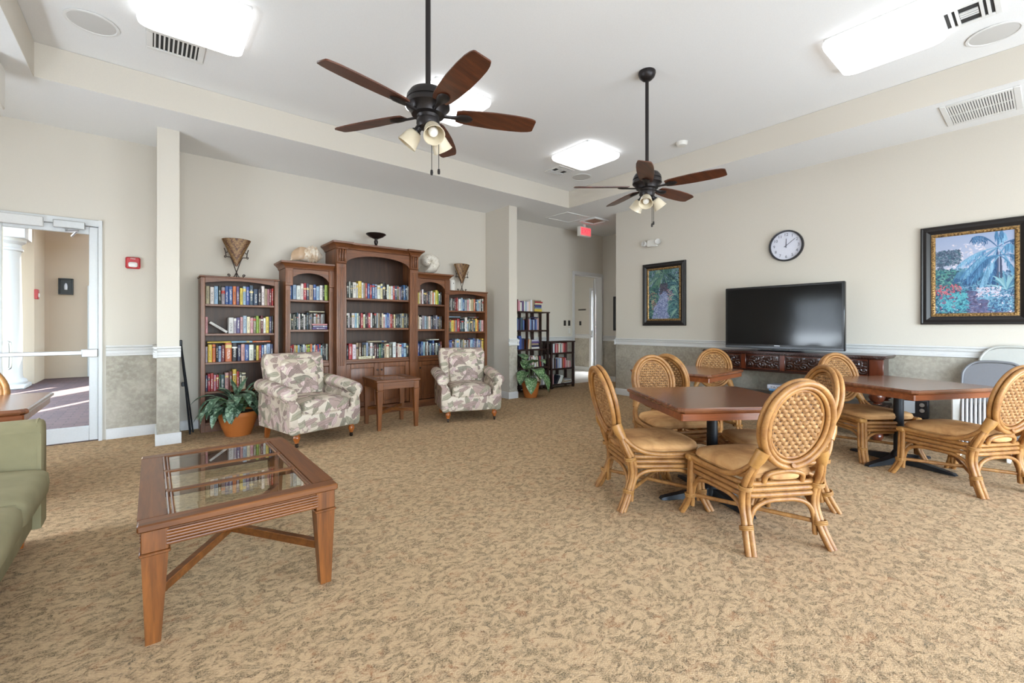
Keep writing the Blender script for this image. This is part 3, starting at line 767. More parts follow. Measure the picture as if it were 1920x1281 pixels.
# ------------------------------------------------------------------ ceiling fans
SHADE = NT('cream_glass_shade'); SHADE.set(Base_Color=lin((218, 206, 182)), Roughness=.3, Subsurface_Weight=.25, Subsurface_Radius=(.03, .025, .02)); SHADE = SHADE.m
BULB = m_plain('white_bulb', (238, 236, 230), .3)
def fan(loc, phase, shade_phase, chain, label):
    zb = 2.60
    t = thing('ceiling_fan', label, 'fan', (loc[0], loc[1], 0), 0, 'dark five-blade ceiling fans')
    MB().lathe([(0, ZC), (.078, ZC), (.08, ZC - .02), (.07, ZC - .05), (.045, ZC - .075), (.022, ZC - .085), (0, ZC - .085)], 28).build('canopy', BRONZE, t)
    MB().lathe([(.0, ZC - .08), (.0165, ZC - .08), (.0165, zb + .12), (0, zb + .12)], 14).build('downrod', BRONZE, t)
    MB().lathe([(0, zb + .155), (.024, zb + .155), (.03, zb + .13), (.06, zb + .125), (.11, zb + .112), (.128, zb + .085), (.132, zb + .06), (.127, zb + .056), (.132, zb + .05), (.135, zb + .02), (.125, zb + .01), (.11, zb - .005), (.10, zb - .03), (.07, zb - .035), (.062, zb - .05), (.07, zb - .058), (.072, zb - .085), (.06, zb - .105), (.03, zb - .115), (0, zb - .118)], 36).build('motor_housing', BRONZE, t)
    for i in range(5):
        a = phase + i * 2 * PI / 5
        M = Matrix.Rotation(a, 4, 'Z') @ Matrix.Translation((0, 0, zb - .012)) @ Matrix.Rotation(R(-13), 4, 'X')
        b = MB(); b.M = M; P = []
        prof = [(.175, .045), (.21, .058), (.30, .068), (.42, .075), (.54, .074), (.62, .069), (.662, .061), (.684, .052), (.69, .044)]
        P = [(x, w) for x, w in prof] + [(x, -w) for x, w in prof[::-1]]
        b.prism(P, -.004, .004, 'z'); bo = b.build('blade', FANW, t)
        k = MB(); k.M = M
        k.loft([[(x, w * c2, -.006 + h * s2 - .004) for c2, s2 in ((1, 0), (.7, -.7), (0, -1), (-.7, -.7), (-1, 0), (0, .2))] for x, w, h in ((.085, .016, .012), (.13, .012, .012), (.17, .016, .012), (.20, .032, .012), (.24, .036, .012), (.265, .026, .009), (.278, .008, .003))])
        k.build('blade_bracket', BRONZE, bo)
    for i in range(3):
        a = shade_phase + i * 2 * PI / 3
        M = Matrix.Rotation(a, 4, 'Z') @ Matrix.Translation((.050, 0, zb - .095)) @ Matrix.Rotation(R(-38), 4, 'Y') @ Matrix.Rotation(PI, 4, 'X')
        arm = MB(); arm.M = M; arm.lathe([(0, -.01), (.02, -.01), (.022, .03), (.03, .035), (.03, .05), (0, .05)], 16); ao = arm.build('lamp_holder', BRONZE, t)
        sh = MB(); sh.M = M; sh.lathe([(.03, .042), (.040, .048), (.050, .072), (.056, .105), (.062, .132), (.065, .139), (.061, .139), (.053, .108), (.046, .076), (.037, .054), (.03, .05)], 24)
        so = sh.build('lamp_shade', SHADE, t)
        bl = MB(); bl.M = M; bl.lathe([(0, .05), (.018, .05), (.02, .08), (.028, .088), (.030, .105), (.022, .12), (0, .126)], 14); bl.build('bulb', BULB, so)
    for (dx, dy, ln) in chain:
        c = MB(); c.tube([(dx, dy, zb - .09), (dx, dy, zb - .09 - ln)], .0022, 5); co_ = c.build('pull_chain', BRONZE, t)
        MB().lathe([(0, 0), (.007, .002), (.009, .015), (.007, .032), (0, .036)], 10, (dx, dy, zb - .125 - ln)).build('pull_knob', BRONZE, co_)
fan((1.33, 2.45), R(-24), R(-103), ((-.005, -.055, .29), (.05, -.045, .27)), 'ceiling fan nearer the camera with five dark wood blades')
fan((3.645, 2.432), R(-4), R(-151), ((-.01, -.06, .28), (.04, -.045, .25)), 'ceiling fan farther back and right, five dark blades on a long rod')

# ------------------------------------------------------------------ rattan chairs (front = +Y)
def make_rattan():
    t = thing('rattan_chair', '', 'chair', (0, 0, 0), 0, 'rattan dining chairs with oval backs')
    r = .0155
    def rloop(hwf, hwr, yf, yr, z, rr=.07, bow=.02):
        P = []
        cs = [(hwf, yf), (-hwf, yf), (-hwr, yr), (hwr, yr)]
        for i in range(4):
            p0 = Vector(cs[i - 1] + (z,)); p = Vector(cs[i] + (z,)); p1 = Vector(cs[(i + 1) % 4] + (z,))
            a = p + (p0 - p).normalized() * rr; b = p + (p1 - p).normalized() * rr
            for k in range(6):
                u = k / 5; P.append(a * (1 - u) ** 2 + p * 2 * u * (1 - u) + b * u * u)
            m_ = (p + p1) / 2
            if i == 0: m_.y += bow
            P.append(m_)
        return P
    m = MB()
    for k, z in enumerate((.300, .333, .366)):
        m.tube(rloop(.278, .225, .262, -.235, z), r, 8, closed=True)
    # padded-back arch behind the seat
    m.tube(bez([(-.12, -.245, .375), (-.105, -.262, .425), (0, -.268, .445), (.105, -.262, .425), (.12, -.245, .375)], 5), .014, 8)
    m.build('seat_frame', RATTAN, t, sharp=65)
    m = MB()
    def arch(A, B):
        A = Vector(A); B = Vector(B); d = (B - A).normalized()
        m.tube(bez([A + Vector((0, 0, .06)), A + Vector((0, 0, .17)) + d * .012, A + Vector((0, 0, .235)) + d * .045, A + Vector((0, 0, .268)) + d * .12, (A + B) / 2 + Vector((0, 0, .272)), B + Vector((0, 0, .268)) - d * .12, B + Vector((0, 0, .235)) - d * .045, B + Vector((0, 0, .17)) - d * .012, B + Vector((0, 0, .06))], 4), .0135, 7)
    arch((.268, .255, 0), (-.268, .255, 0)); arch((.272, .238, 0), (.222, -.225, 0)); arch((-.272, .238, 0), (-.222, -.225, 0)); arch((.21, -.240, 0), (-.21, -.240, 0))
    m.build('brace', RATTAN, t, sharp=65)
    m = MB(); m.tube([(.268, .245, .132), (-.222, -.235, .132)], .0135, 8); m.tube([(-.268, .245, .132), (.222, -.235, .132)], .0135, 8)
    m.build('stretcher', RATTAN, t, sharp=65)
    def binding(mb, p, d, n=3, rad=.034):
        p = Vector(p); d = Vector(d).normalized(); u = d.orthogonal().normalized(); w = d.cross(u)
        mb.tube([p + d * ((q_ / 14 - n / 2) * .0085) + u * (rad * math.cos(2 * PI * q_ / 14)) + w * (rad * math.sin(2 * PI * q_ / 14)) for q_ in range(14 * n + 1)], .0046, 5)
    for sx in (-1, 1):
        m = MB()
        for ox, oy in ((0, 0), (-.027 * sx, .006), (.004 * sx, -.028)):
            m.tube(bez([(sx * .315 + ox, .315 + oy, .0), (sx * .300 + ox, .288 + oy, .055), (sx * .286 + ox, .262 + oy, .13), (sx * .283 + ox, .256 + oy, .25), (sx * .281 + ox, .252 + oy, .398)], 5), .0155, 8)
        l = m.build('leg', RATTAN, t, sharp=65)
        b = MB(); binding(b, (sx * .278, .252, .13), (0, 0, 1)); b.build('leather_binding', WRAP, l, sharp=75)
        b = MB(); b.box(sx * .275 - .036, sx * .275 + .036, .205, .275, .365, .405, .012)
        b.build('leather_wrap', WRAP, l)
        m = MB()
        for ox, oy in ((.012 * sx, 0), (-.016 * sx, -.006), (.0, .026)):
            m.tube(bez([(sx * .252 + ox, -.318 + oy, 0), (sx * .238 + ox, -.282 + oy, .07), (sx * .226 + ox, -.248 + oy, .15), (sx * .222 + ox, -.224 + oy, .24), (sx * .226 + ox, -.236 + oy, .34), (sx * .222 + ox * .8, -.272 + oy * .8, .43), (sx * .196 + ox * .5, -.302 + oy * .5, .52), (sx * .180 + ox * .3, -.315 + oy * .3, .565)], 5), .0155, 8)
        l = m.build('leg', RATTAN, t, sharp=65)
        b = MB(); binding(b, (sx * .232, -.252, .13), (0, .25, 1)); b.build('leather_binding', WRAP, l, sharp=75)
        b = MB(); binding(b, (sx * .226, -.236, .35), (0, -.15, 1), 3, .036); b.build('leather_binding', WRAP, l, sharp=75)
        b = MB(); b.tube([(sx * .214, -.283, .485), (sx * .194, -.303, .53), (sx * .176, -.316, .575)], [.027, .035, .037], 12)
        b.build('leather_wrap', WRAP, l, sharp=50)
    # seat side rails sweeping up to the back
    for sx in (-1, 1):
        m = MB(); m.tube(bez([(sx * .288, .25, .394), (sx * .284, .12, .390), (sx * .268, -.05, .388), (sx * .250, -.17, .412), (sx * .222, -.262, .478), (sx * .196, -.306, .55)], 6), .0155, 8)
        m.build('seat_rail', RATTAN, t, sharp=65)
    # oval back
    C0 = Vector((0, -.345, .722)); UP = Vector((0, -math.sin(R(13.5)), math.cos(R(13.5)))); N = Vector((0, -math.cos(R(13.5)), -math.sin(R(13.5)))); X = Vector((1, 0, 0))
    def ring(a, b, off, rad, n=40, seg=9):
        return [C0 + X * (a * math.cos(2 * PI * i / n)) + UP * (b * math.sin(2 * PI * i / n)) + N * off for i in range(n)], rad, seg
    m = MB()
    for a, b, off, rad in ((.2035, .2475, .018, .0165), (.2035, .2475, -.018, .0165), (.1765, .2205, .013, .0128), (.1765, .2205, -.013, .0128), (.1555, .1995, .0, .0102)):
        P, rd, sg = ring(a, b, off, rad); m.tube(P, rd, sg, closed=True)
    m.tube([C0 + UP * -.226 + N * .038 + X * 0, C0 + UP * -.262], .014, 6)
    m.build('back_frame', RATTAN, t, sharp=65)
    A, B = .147, .191
    m = MB(); step = .0205; rows = 16
    for i in range(rows):
        v = -B + (i + .5) * 2 * B / rows; hw = A * math.sqrt(max(0, 1 - (v / B) ** 2))
        if hw < .02: continue
        n = max(6, int(2 * hw / .0052)); P = []; rr = []
        for k in range(n + 1):
            x = -hw + 2 * hw * k / n; sn = math.sin(PI * x / step + (i % 2) * PI)
            P.append(C0 + X * x + UP * (v + .002 * math.sin(x * 90 + i)) + N * (.0085 * sn)); rr.append(.0106 + .0016 * sn)
        m.tube(P, rr, 6, ry=.0075, up=UP)
    for k in range(-8, 8):
        x = (k + .5) * step; hh = B * math.sqrt(max(0, 1 - (x / A) ** 2)) if abs(x) < A else 0
        if hh > .015: m.tube([C0 + X * x - UP * hh, C0 + X * x + UP * hh], .0052, 5)
    pan = m.build('woven_panel', WEAVE, t, sharp=60)
    m = MB(); n = 32; ra = [[C0 + X * (A * k * math.cos(2 * PI * i / n)) + UP * (B * k * math.sin(2 * PI * i / n)) + N * o for i in range(n)] for k, o in ((1, -.002), (1, .002))]
    m.loft([[tuple(p) for p in r_] for r_ in ra]); m.build('backing', GAPSHADE, pan)  # dark disc added so the gaps in the weave look shaded
    # cushion
    def wp(x, y, z):
        k = (y + .23) / .48; return (x * (.86 + .16 * k), y, z + .012 * (1 - (x / .29) ** 2))
    m = MB(); m.soft(0, .018, .413, .272, .262, .046, .55, .42, 40, 14, wp); m.soft(0, -.245, .412, .095, .03, .022, .7, .6, 16, 8)
    cu = m.build('seat_cushion', SUEDE, t, sharp=80)
    m = MB(); P = []
    for i in range(40):
        a = 2 * PI * i / 40
        sp = lambda v, e: math.copysign(abs(v) ** e, v)
        p = wp(.272 * sp(math.cos(a), .42), .018 + .262 * sp(math.sin(a), .42), .412); P.append(p)
    m.tube(P, .005, 5, closed=True); m.build('piping', SUEDE, cu)
    return t
proto = make_rattan()
CH = [
 (2.92, 1.18, 58.5, 'nearest rattan chair, woven oval back to the camera, at the near dining table'),
 (2.868, 1.900, -31.8, 'rattan chair at left end of near dining table, seen side on facing right'),
 (3.655, 2.19, -121, 'rattan chair behind the near dining table, tan seat facing the camera'),
 (3.53, 1.31, 138, 'rattan chair at right side of near dining table, half hidden behind the nearest chair'),
 (4.52, 2.54, 2, 'rattan chair whose oval back peeps out right behind another, left of far dining table'),
 (5.34, 2.63, 205, 'rattan chair behind the far dining table, its back against the carved console'),
 (5.49, 1.16, -125, 'rattan chair in front of the console, tan seat reaching under right dining table'),
 (5.085, .46, 60.2, 'rattan chair at the right frame edge, pulled up to right dining table'),
 (-1.09, 4.83, -92, 'rattan chair at the left frame edge beyond the sofa, before the glazed door'),
]
for i, (x, y, a, lab) in enumerate(CH):
    if i == 0:
        proto.location = (x, y, 0); proto.rotation_euler = (0, 0, R(a - 90)); proto['label'] = lab
    else: dup(proto, (x, y, 0), R(a - 90), lab)

# ------------------------------------------------------------------ dining tables
def make_dining():
    t = thing('dining_table', '', 'table', (0, 0, 0), 0, 'square pedestal dining tables')
    h = .49; c = .03
    def oct_(h, c, z): return [(h - c, -h, z), (h, -h + c, z), (h, h - c, z), (h - c, h, z), (-h + c, h, z), (-h, h - c, z), (-h, -h + c, z), (-h + c, -h, z)]
    m = MB(); m.loft([oct_(h - .012, c, .712), oct_(h - .002, c, .720), oct_(h, c, .730), oct_(h - .004, c, .740), oct_(h - .014, c, .746)])
    m.build('tabletop', TTOP, t, sharp=18)
    m = MB(); k_ = .008; m.loft([oct_(h - .014, k_, .712), oct_(h - .022, k_, .705), oct_(h - .022, k_, .662), oct_(h - .05, k_, .662), oct_(h - .05, k_, .712)], caps=False)
    m.build('apron', TEDGE, t)
    m = MB(); m.lathe([(0, .06), (.038, .06), (.038, .69), (.0, .69)], 24); m.build('column', BLACKM, t)
    m = MB(); m.box(-.2, .2, -.03, .03, .69, .712, .004); m.box(-.03, .03, -.2, .2, .69, .712, .004); m.build('mounting_plate', BLACKM, t)
    m = MB()
    for k in range(4):
        m.M = Matrix.Rotation(k * PI / 2 + R(6), 4, 'Z')
        m.loft([[(x, -w, 0.004), (x, w, 0.004), (x, w * .75, h2), (x, -w * .75, h2)] for x, w, h2 in ((.0, .05, .075), (.06, .046, .07), (.2, .038, .048), (.36, .032, .03), (.41, .03, .022), (.425, .022, .012))])
    m.M = None; m.lathe([(0, .004), (.075, .004), (.075, .05), (.055, .085), (.042, .11), (0, .11)], 24)
    m.build('base', BLACKM, t)
    return t
dt = make_dining(); dt.location = (3.245, 1.605, 0); dt.rotation_euler = (0, 0, R(-34)); dt['label'] = 'nearest square dining table with four rattan chairs, in the middle right'
dup(dt, (5.385, .90, 0), R(-27), 'square dining table at far right, in front of the folding chairs')
dup(dt, (5.02, 2.80, 0), R(4), 'far square dining table under the small painting, beside the console')
dup(dt, (-1.085, 4.53, 0), R(0), 'square dining table at the left frame edge, just beyond the sofa arm')

# ------------------------------------------------------------------ glass-topped coffee table and end table
def glass_table(name, label, loc, rz, W, D, H, panes, border, lt, apr, reeds, cat):
    t = thing(name, label, cat, loc, rz)
    hw, hd = W / 2, D / 2; T = .03
    bx = border; by = border * .85
    MB().box(-hw, hw, -hd, -hd + by, H - T, H, .006).build('top_rail', CHX, t); MB().box(-hw, hw, hd - by, hd, H - T, H, .006).build('top_rail', CHX, t)
    MB().box(-hw, -hw + bx, -hd + by, hd - by, H - T, H - .0005).build('side_rail', CHY, t); MB().box(hw - bx, hw, -hd + by, hd - by, H - T, H - .0005).build('side_rail', CHY, t)
    iy0, iy1 = -hd + by, hd - by; bar = .045; ph = (iy1 - iy0 - bar * (panes - 1)) / panes
    for k in range(panes - 1):
        y = iy0 + (k + 1) * ph + k * bar; MB().box(-hw + bx, hw - bx, y, y + bar, H - T, H - .002, .005).build('crossbar', CHX, t)
    for k in range(panes):
        y = iy0 + k * (ph + bar)
        for x in (-hw + bx, hw - bx - .03):
            bd = MB(); bd.tube([(x + .008, y, H - .006), (x + .008, y + ph, H - .006)], .007, 6); bd.tube([(x + .023, y, H - .008), (x + .023, y + ph, H - .008)], .006, 6)
            bd.build('bead_moulding', CHY, t)
        MB().box(-hw + bx + .0305, hw - bx - .0305, y + .001, y + ph - .001, H - .014, H - .006).build('glass_pane', TGLASS, t)
    ins = .016
    for sy in (-1, 1):
        m = MB(); ya, yb_ = sorted((sy * (hd - ins), sy * (hd - ins - .02))); m.box(-hw + lt, hw - lt, ya, yb_, H - T - apr, H - T, .002)
        if reeds:
            for k in range(5): z = H - T - apr + .010 + k * .0125; m.tube([(-hw + lt + .004, sy * (hd - ins + .002), z), (hw - lt - .004, sy * (hd - ins + .002), z)], .0062, 8)
        m.build('apron', CHX, t)
    for sx in (-1, 1):
        m = MB(); xa, xb = sorted((sx * (hw - ins), sx * (hw - ins - .02))); m.box(xa, xb, -hd + lt, hd - lt, H - T - apr, H - T, .002)
        if reeds:
            for k in range(5): z = H - T - apr + .010 + k * .0125; m.tube([(sx * (hw - ins + .002), -hd + lt + .004, z), (sx * (hw - ins + .002), hd - lt - .004, z)], .0062, 8)
        m.build('apron', CHY, t)
    zt = H - T - apr - .012
    for sx in (-1, 1):
        for sy in (-1, 1):
            m = MB(); x1, y1 = sx * (hw - .012), sy * (hd - .012)
            m.box(x1, x1 - sx * lt, y1, y1 - sy * lt, zt, H - T, .003)
            m.box(x1 + sx * .006, x1 - sx * (lt + .006), y1 + sy * .006, y1 - sy * (lt + .006), zt - .012, zt, .004)
            b = lt * .56
            def sq(s_, z): return [(x1, y1, z), (x1 - sx * s_, y1, z), (x1 - sx * s_, y1 - sy * s_, z), (x1, y1 - sy * s_, z)]
            def sqc(s_, z):
                o = (lt - s_) * .35; return [(x1 - sx * o, y1 - sy * o, z), (x1 - sx * (o + s_), y1 - sy * o, z), (x1 - sx * (o + s_), y1 - sy * (o + s_), z), (x1 - sx * o, y1 - sy * (o + s_), z)]
            m.loft([sqc(b, 0), sqc(lt * .97, zt - .012)])
            m.build('leg', CHZ, t)
    m = MB(); zz = .15 * H / .486
    L = math.hypot(hw, hd); ang = math.atan2(hd, hw)
    e = L - lt * 1.15
    for k, a in enumerate((ang, -ang)):
        m.M = Matrix.Rotation(a, 4, 'Z'); m.box(-e, e, -.017, .017, zz + k * .001, zz + .04 + k * .001, .003)
    m.M = None; m.build('stretcher', CHX, t)
    return t
glass_table('coffee_table', 'cherry wood coffee table with three glass panes in the left foreground', (.335, 2.832, 0), 0, .76, 1.20, .486, 3, .095, .088, .075, True, 'table')
glass_table('end_table', 'cherry wood end table with glass top between the two floral armchairs', (2.385, 5.375, 0), R(-4), .56, .58, .613, 1, .085, .072, .085, False, 'table')

# ------------------------------------------------------------------ floral armchairs (front = +Y)
CASTER = m_plain('dark_caster', (52, 40, 32), .35, .5)
def make_armchair():
    t = thing('armchair', '', 'armchair', (0, 0, 0), 0, 'floral rolled arm armchairs')
    m = MB(); m.soft(0, .015, .245, .355, .385, .105, .16, .14, 44, 12); m.build('seat_base', FLORAL, t, sharp=70)
    m = MB(); m.soft(0, .10, .392, .272, .315, .085, .42, .22, 44, 14, lambda x, y, z: (x, y, z + (.02 * (1 - (x / .27) ** 2)) * (1 if z > .39 else 0)))
    cu = m.build('seat_cushion', FLORAL, t, sharp=80)
    m = MB(); P = [(x, .412 - .012 * (abs(x) / .25) ** 4, .355) for x in [(-.25 + .5 * i / 16) for i in range(17)]]; m.tube(P, .006, 6); m.build('piping', FLORAL, cu)
    # rolled arms
    for sx in (-1, 1):
        def sec(y, s_, dz, k=1.0):
            P = []
            cx, cz, r = .352, .575 + dz, .072 * s_
            P.append((sx * (.395 - .0), y, .155)); P.append((sx * .405, y, .36)); P.append((sx * (.398), y, .49 + dz))
            for i in range(13):
                a = R(-38) + (R(232) - R(-38)) * i / 12
                P.append((sx * (cx + .03 + r * 1.08 * math.cos(a) * k), y, cz + r * math.sin(a)))
            P.append((sx * .305, y, .46)); P.append((sx * .285, y, .34)); P.append((sx * .285, y, .155))
            return P
        m = MB(); rg = []
        for y, s_, dz in ((-.36, .85, .03), (-.34, 1, .03), (-.2, 1.03, .025), (0, 1.03, .01), (.15, 1.02, -.005), (.27, 1.0, -.02), (.335, .97, -.03), (.36, .86, -.035), (.366, .6, -.037)):
            rg.append(sec(y, s_, dz))
        m.loft(rg); am = m.build('arm', FLORAL, t, sharp=60)
        m = MB(); m.soft(sx * .345, .352, .30, .062, .035, .165, .5, .5, 16, 12); m.build('arm_front', FLORAL, am, sharp=80)
    # scooped back with a rolled top
    m = MB(); rg = []
    for j in range(15):
        u = j / 14; z = .20 + .745 * u
        yb_ = -.30 - .13 * u ** 1.2; th = .10 + .03 * math.sin(PI * min(1, u * 1.1)); hw = .305 + .045 * u ** 1.5
        if u > .9: th *= 1 - (u - .9) * 5; hw -= (u - .9) * .35
        row = []
        for i in range(28):
            a = 2 * PI * i / 28; c2, s2 = math.cos(a), math.sin(a)
            sp = lambda v, e: math.copysign(abs(v) ** e, v)
            x = hw * sp(c2, .35); y = yb_ + th * sp(s2, .5)
            if s2 > 0: y += .045 * (abs(x) / hw) ** 3 * u    # wings curl forward
            row.append((x, y, z))
        rg.append(row)
    m.loft(rg); bk = m.build('backrest', FLORAL, t, sharp=80)
    m = MB(); m.soft(0, -.235, .655, .215, .09, .235, .45, .35, 36, 14, lambda x, y, z: (x, y - .17 * (z - .45), z)); m.build('back_pad', FLORAL, bk, sharp=80)
    for sx in (-1, 1):
        m = MB(); m.lathe([(0, .15), (.036, .15), (.036, .135), (.028, .125), (.034, .11), (.036, .095), (.026, .07), (.02, .055), (.023, .05), (0, .05)], 16, (sx * .315, .335, 0)); l = m.build('leg', TEAK, t)
        m = MB(); m.M = Matrix.Translation((sx * .315, .335, .022)) @ Matrix.Rotation(PI / 2, 4, 'Y'); m.lathe([(0, -.011), (.022, -.009), (.022, .009), (0, .011)], 14); m.M = None; m.box(sx * .315 - .016, sx * .315 + .016, .325, .345, .034, .052, .003); m.build('caster', CASTER, l)
        m = MB(); m.loft([[(sx * .31 + a * k, -.33 + b * k - o, z) for a, b in ((-1, -1), (1, -1), (1, 1), (-1, 1))] for k, o, z in ((.018, .04, 0), (.026, 0, .15))]); m.build('leg', TEAK, t)
    return t
ac = make_armchair(); ac.location = (1.40, 5.36, 0); ac.rotation_euler = (0, 0, R(-77 - 90)); ac['label'] = 'floral armchair left of the end table, beside the big terracotta planter'
dup(ac, (3.44, 5.22, 0), R(-112 - 90), 'floral armchair right of the end table, in front of the right bookcase')

# ------------------------------------------------------------------ sage sofa at the left edge (faces +X)
t = thing('sofa', 'sage green upholstered sofa cropped by the left frame edge', 'sofa', (-.95, 2.62, 0))
oy = -2.62; ox = .95
m = MB(); m.soft(-.975 + ox, 2.6 + oy, .235, .455, 1.21, .135, .12, .06, 40, 10); m.build('base', SOFA, t, sharp=70)
for ya, yb_ in ((1.62, 2.30), (2.30, 2.98), (2.98, 3.645)):
    m = MB(); m.soft(-.905 + ox, (ya + yb_) / 2 + oy, .385, .462, (yb_ - ya) / 2 - .002, .088, .38, .14, 48, 14, lambda x, y, z: (x, y, z + .02 * max(0, 1 - (x / .44) ** 2)))
    c = m.build('seat_cushion', SOFA, t, sharp=80)
    m = MB(); hx = (yb_ - ya) / 2 - .02
    m.tube(bez([(-.70 + ox, ya + .02 + oy, .455), (-.51 + ox, ya + .022 + oy, .446), (-.482 + ox, ya + .06 + oy, .438), (-.478 + ox, (ya + yb_) / 2 + oy, .442), (-.482 + ox, yb_ - .06 + oy, .438), (-.51 + ox, yb_ - .022 + oy, .446), (-.70 + ox, yb_ - .02 + oy, .455)], 6), .006, 6); m.build('piping', SOFA, c)
for y0_, y1_ in ((3.65, 3.82), (1.42, 1.60)):
    m = MB(); rg = []
    for x, sc in ((-1.42, .9), (-1.40, 1), (-.9, 1), (-.56, 1), (-.515, .98), (-.495, .9), (-.488, .75)):
        P = []; hw = (y1_ - y0_) / 2 * (.85 + .15 * sc); yc = (y0_ + y1_) / 2; zt = .725 - (1 - sc) * .06
        P = [(x + ox, yc - hw + oy, .11), (x + ox, yc - hw + oy, zt - .06)]
        for i in range(9): a = PI - PI * i / 8; P.append((x + ox, yc + hw * math.cos(a) + oy, zt - .06 + .06 * math.sin(a)))
        P += [(x + ox, yc + hw + oy, .11)]
        rg.append(P)
    m.loft(rg); a_ = m.build('arm', SOFA, t, sharp=60)
    m = MB(); m.tube(bez([(-.507 + ox, y0_ + .008 + oy, .14), (-.507 + ox, y0_ + .006 + oy, .62), (-.510 + ox, y0_ + .03 + oy, .70), (-.510 + ox, (y0_ + y1_) / 2 + oy, .723), (-.510 + ox, y1_ - .03 + oy, .70), (-.507 + ox, y1_ - .006 + oy, .62)], 5), .006, 6); m.build('piping', SOFA, a_)
m = MB(); m.soft(-1.33 + ox, 2.62 + oy, .52, .13, 1.05, .36, .3, .1, 32, 14, lambda x, y, z: (x - .12 * (z - .3), y, z)); m.build('backrest', SOFA, t, sharp=70)
for x in (-.585, -1.32):
    for y in (3.72, 1.5):
        m = MB(); m.loft([[(x + ox + a * k, y + oy + b * k, z) for a, b in ((-1, -1), (1, -1), (1, 1), (-1, 1))] for k, z in ((.02, 0), (.034, .12))]); m.build('leg', TEAK, t)

# ------------------------------------------------------------------ bookcases
YW = 6.665   # backs of the cases
def low_case(label, x0):
    W = .83; yf = 6.362; t = thing('bookcase', label, 'bookcase', (x0, yf, 0), 0, 'plain end bookcases'); D = YW - yf
    H = 1.872; s = .046
    MB().box(0, s, 0, D, 0, H - .02, .004).build('side_panel', HWZ, t); MB().box(W - s, W, 0, D, 0, H - .02, .004).build('side_panel', HWZ, t)
    MB().box(-.012, W + .012, -.014, D, H - .02, H, .005).build('top', HW, t)
    MB().box(s, W - s, D - .012, D, .05, H - .02).build('back_panel', HWB, t)
    P = [(s, H - .02)]; n = 16
    for i in range(n + 1):
        u = i / n; P.append((s + (W - 2 * s) * u, H - .085 + .035 * math.sin(PI * u)))
    P.append((W - s, H - .02))
    MB().prism(P, .0, .02, 'y').build('valance', HW, t)
    for z in (1.533, 1.178, .832, .482): MB().box(s, W - s, .012, D - .012, z - .026, z, .003).build('shelf', HW, t)
    MB().box(s, W - s, .012, D - .012, .085, .115, .003).build('shelf', HW, t)
    MB().box(s, W - s, .01, .03, 0, .085).build('plinth', HW, t)
    return t
low_case('plain bookcase at the left end, arched vase on top, planter in front', .449)
low_case('plain bookcase at the right end, against the right column', 3.802)

def crown(m, x0, x1, y0, y1, prof, kl=1, kr=1):
    rg = []
    for o, z in prof:
        rg.append([(x0 - o * kl, y1, z), (x0 - o * kl, y0 - o, z), (x1 + o * kr, y0 - o, z), (x1 + o * kr, y1, z)])
    m.loft(rg)
def door(t, x0, x1, z0, z1, y, knob_x):
    m = MB(); fw = .06
    m.box(x0, x0 + fw, y - .02, y, z0, z1, .004); m.box(x1 - fw, x1, y - .02, y, z0, z1, .004); m.box(x0 + fw, x1 - fw, y - .02, y, z0, z0 + fw, .004); m.box(x0 + fw, x1 - fw, y - .02, y, z1 - fw, z1, .004)
    for a, b_ in (((x0 + fw, z0 + fw), (x1 - fw, z0 + fw)), ((x0 + fw, z1 - fw), (x1 - fw, z1 - fw)), ((x0 + fw, z0 + fw), (x0 + fw, z1 - fw)), ((x1 - fw, z0 + fw), (x1 - fw, z1 - fw))):
        m.tube([(a[0], y - .018, a[1]), (b_[0], y - .018, b_[1])], .009, 6)
    d = m.build('door', HWZ, t)
    m = MB(); fx, fz = fw + .004, fw + .004
    m.loft([[(x0 + fx + k, y - o, z0 + fz + k), (x1 - fx - k, y - o, z0 + fz + k), (x1 - fx - k, y - o, z1 - fz - k), (x0 + fx + k, y - o, z1 - fz - k)] for k, o in ((0, .002), (0, .006), (.035, .016))])
    m.build('raised_panel', HWZ, d)
    m = MB(); m.M = Matrix.Translation((knob_x, y - .02, z1 - .10)) @ Matrix.Rotation(PI / 2, 4, 'X'); m.lathe([(.006, 0), (.006, .012), (.014, .018), (.013, .026), (0, .03)], 12); m.build('knob', BRONZE, d)
def arched(t, x0, x1, yf, zs, za, ztop, ramp_r=None):
    """arched header between posts: spring height zs, crown of arch za"""
    P = [(x0, ztop)]; n = 24
    for i in range(n + 1):
        a = PI - PI * i / n; P.append(((x0 + x1) / 2 + (x1 - x0) / 2 * math.cos(a), zs + (za - zs) * math.sin(a)))
    P.append((x1, ztop))
    return MB().prism(P, yf, yf + .022, 'y').build('arch_header', HW, t)
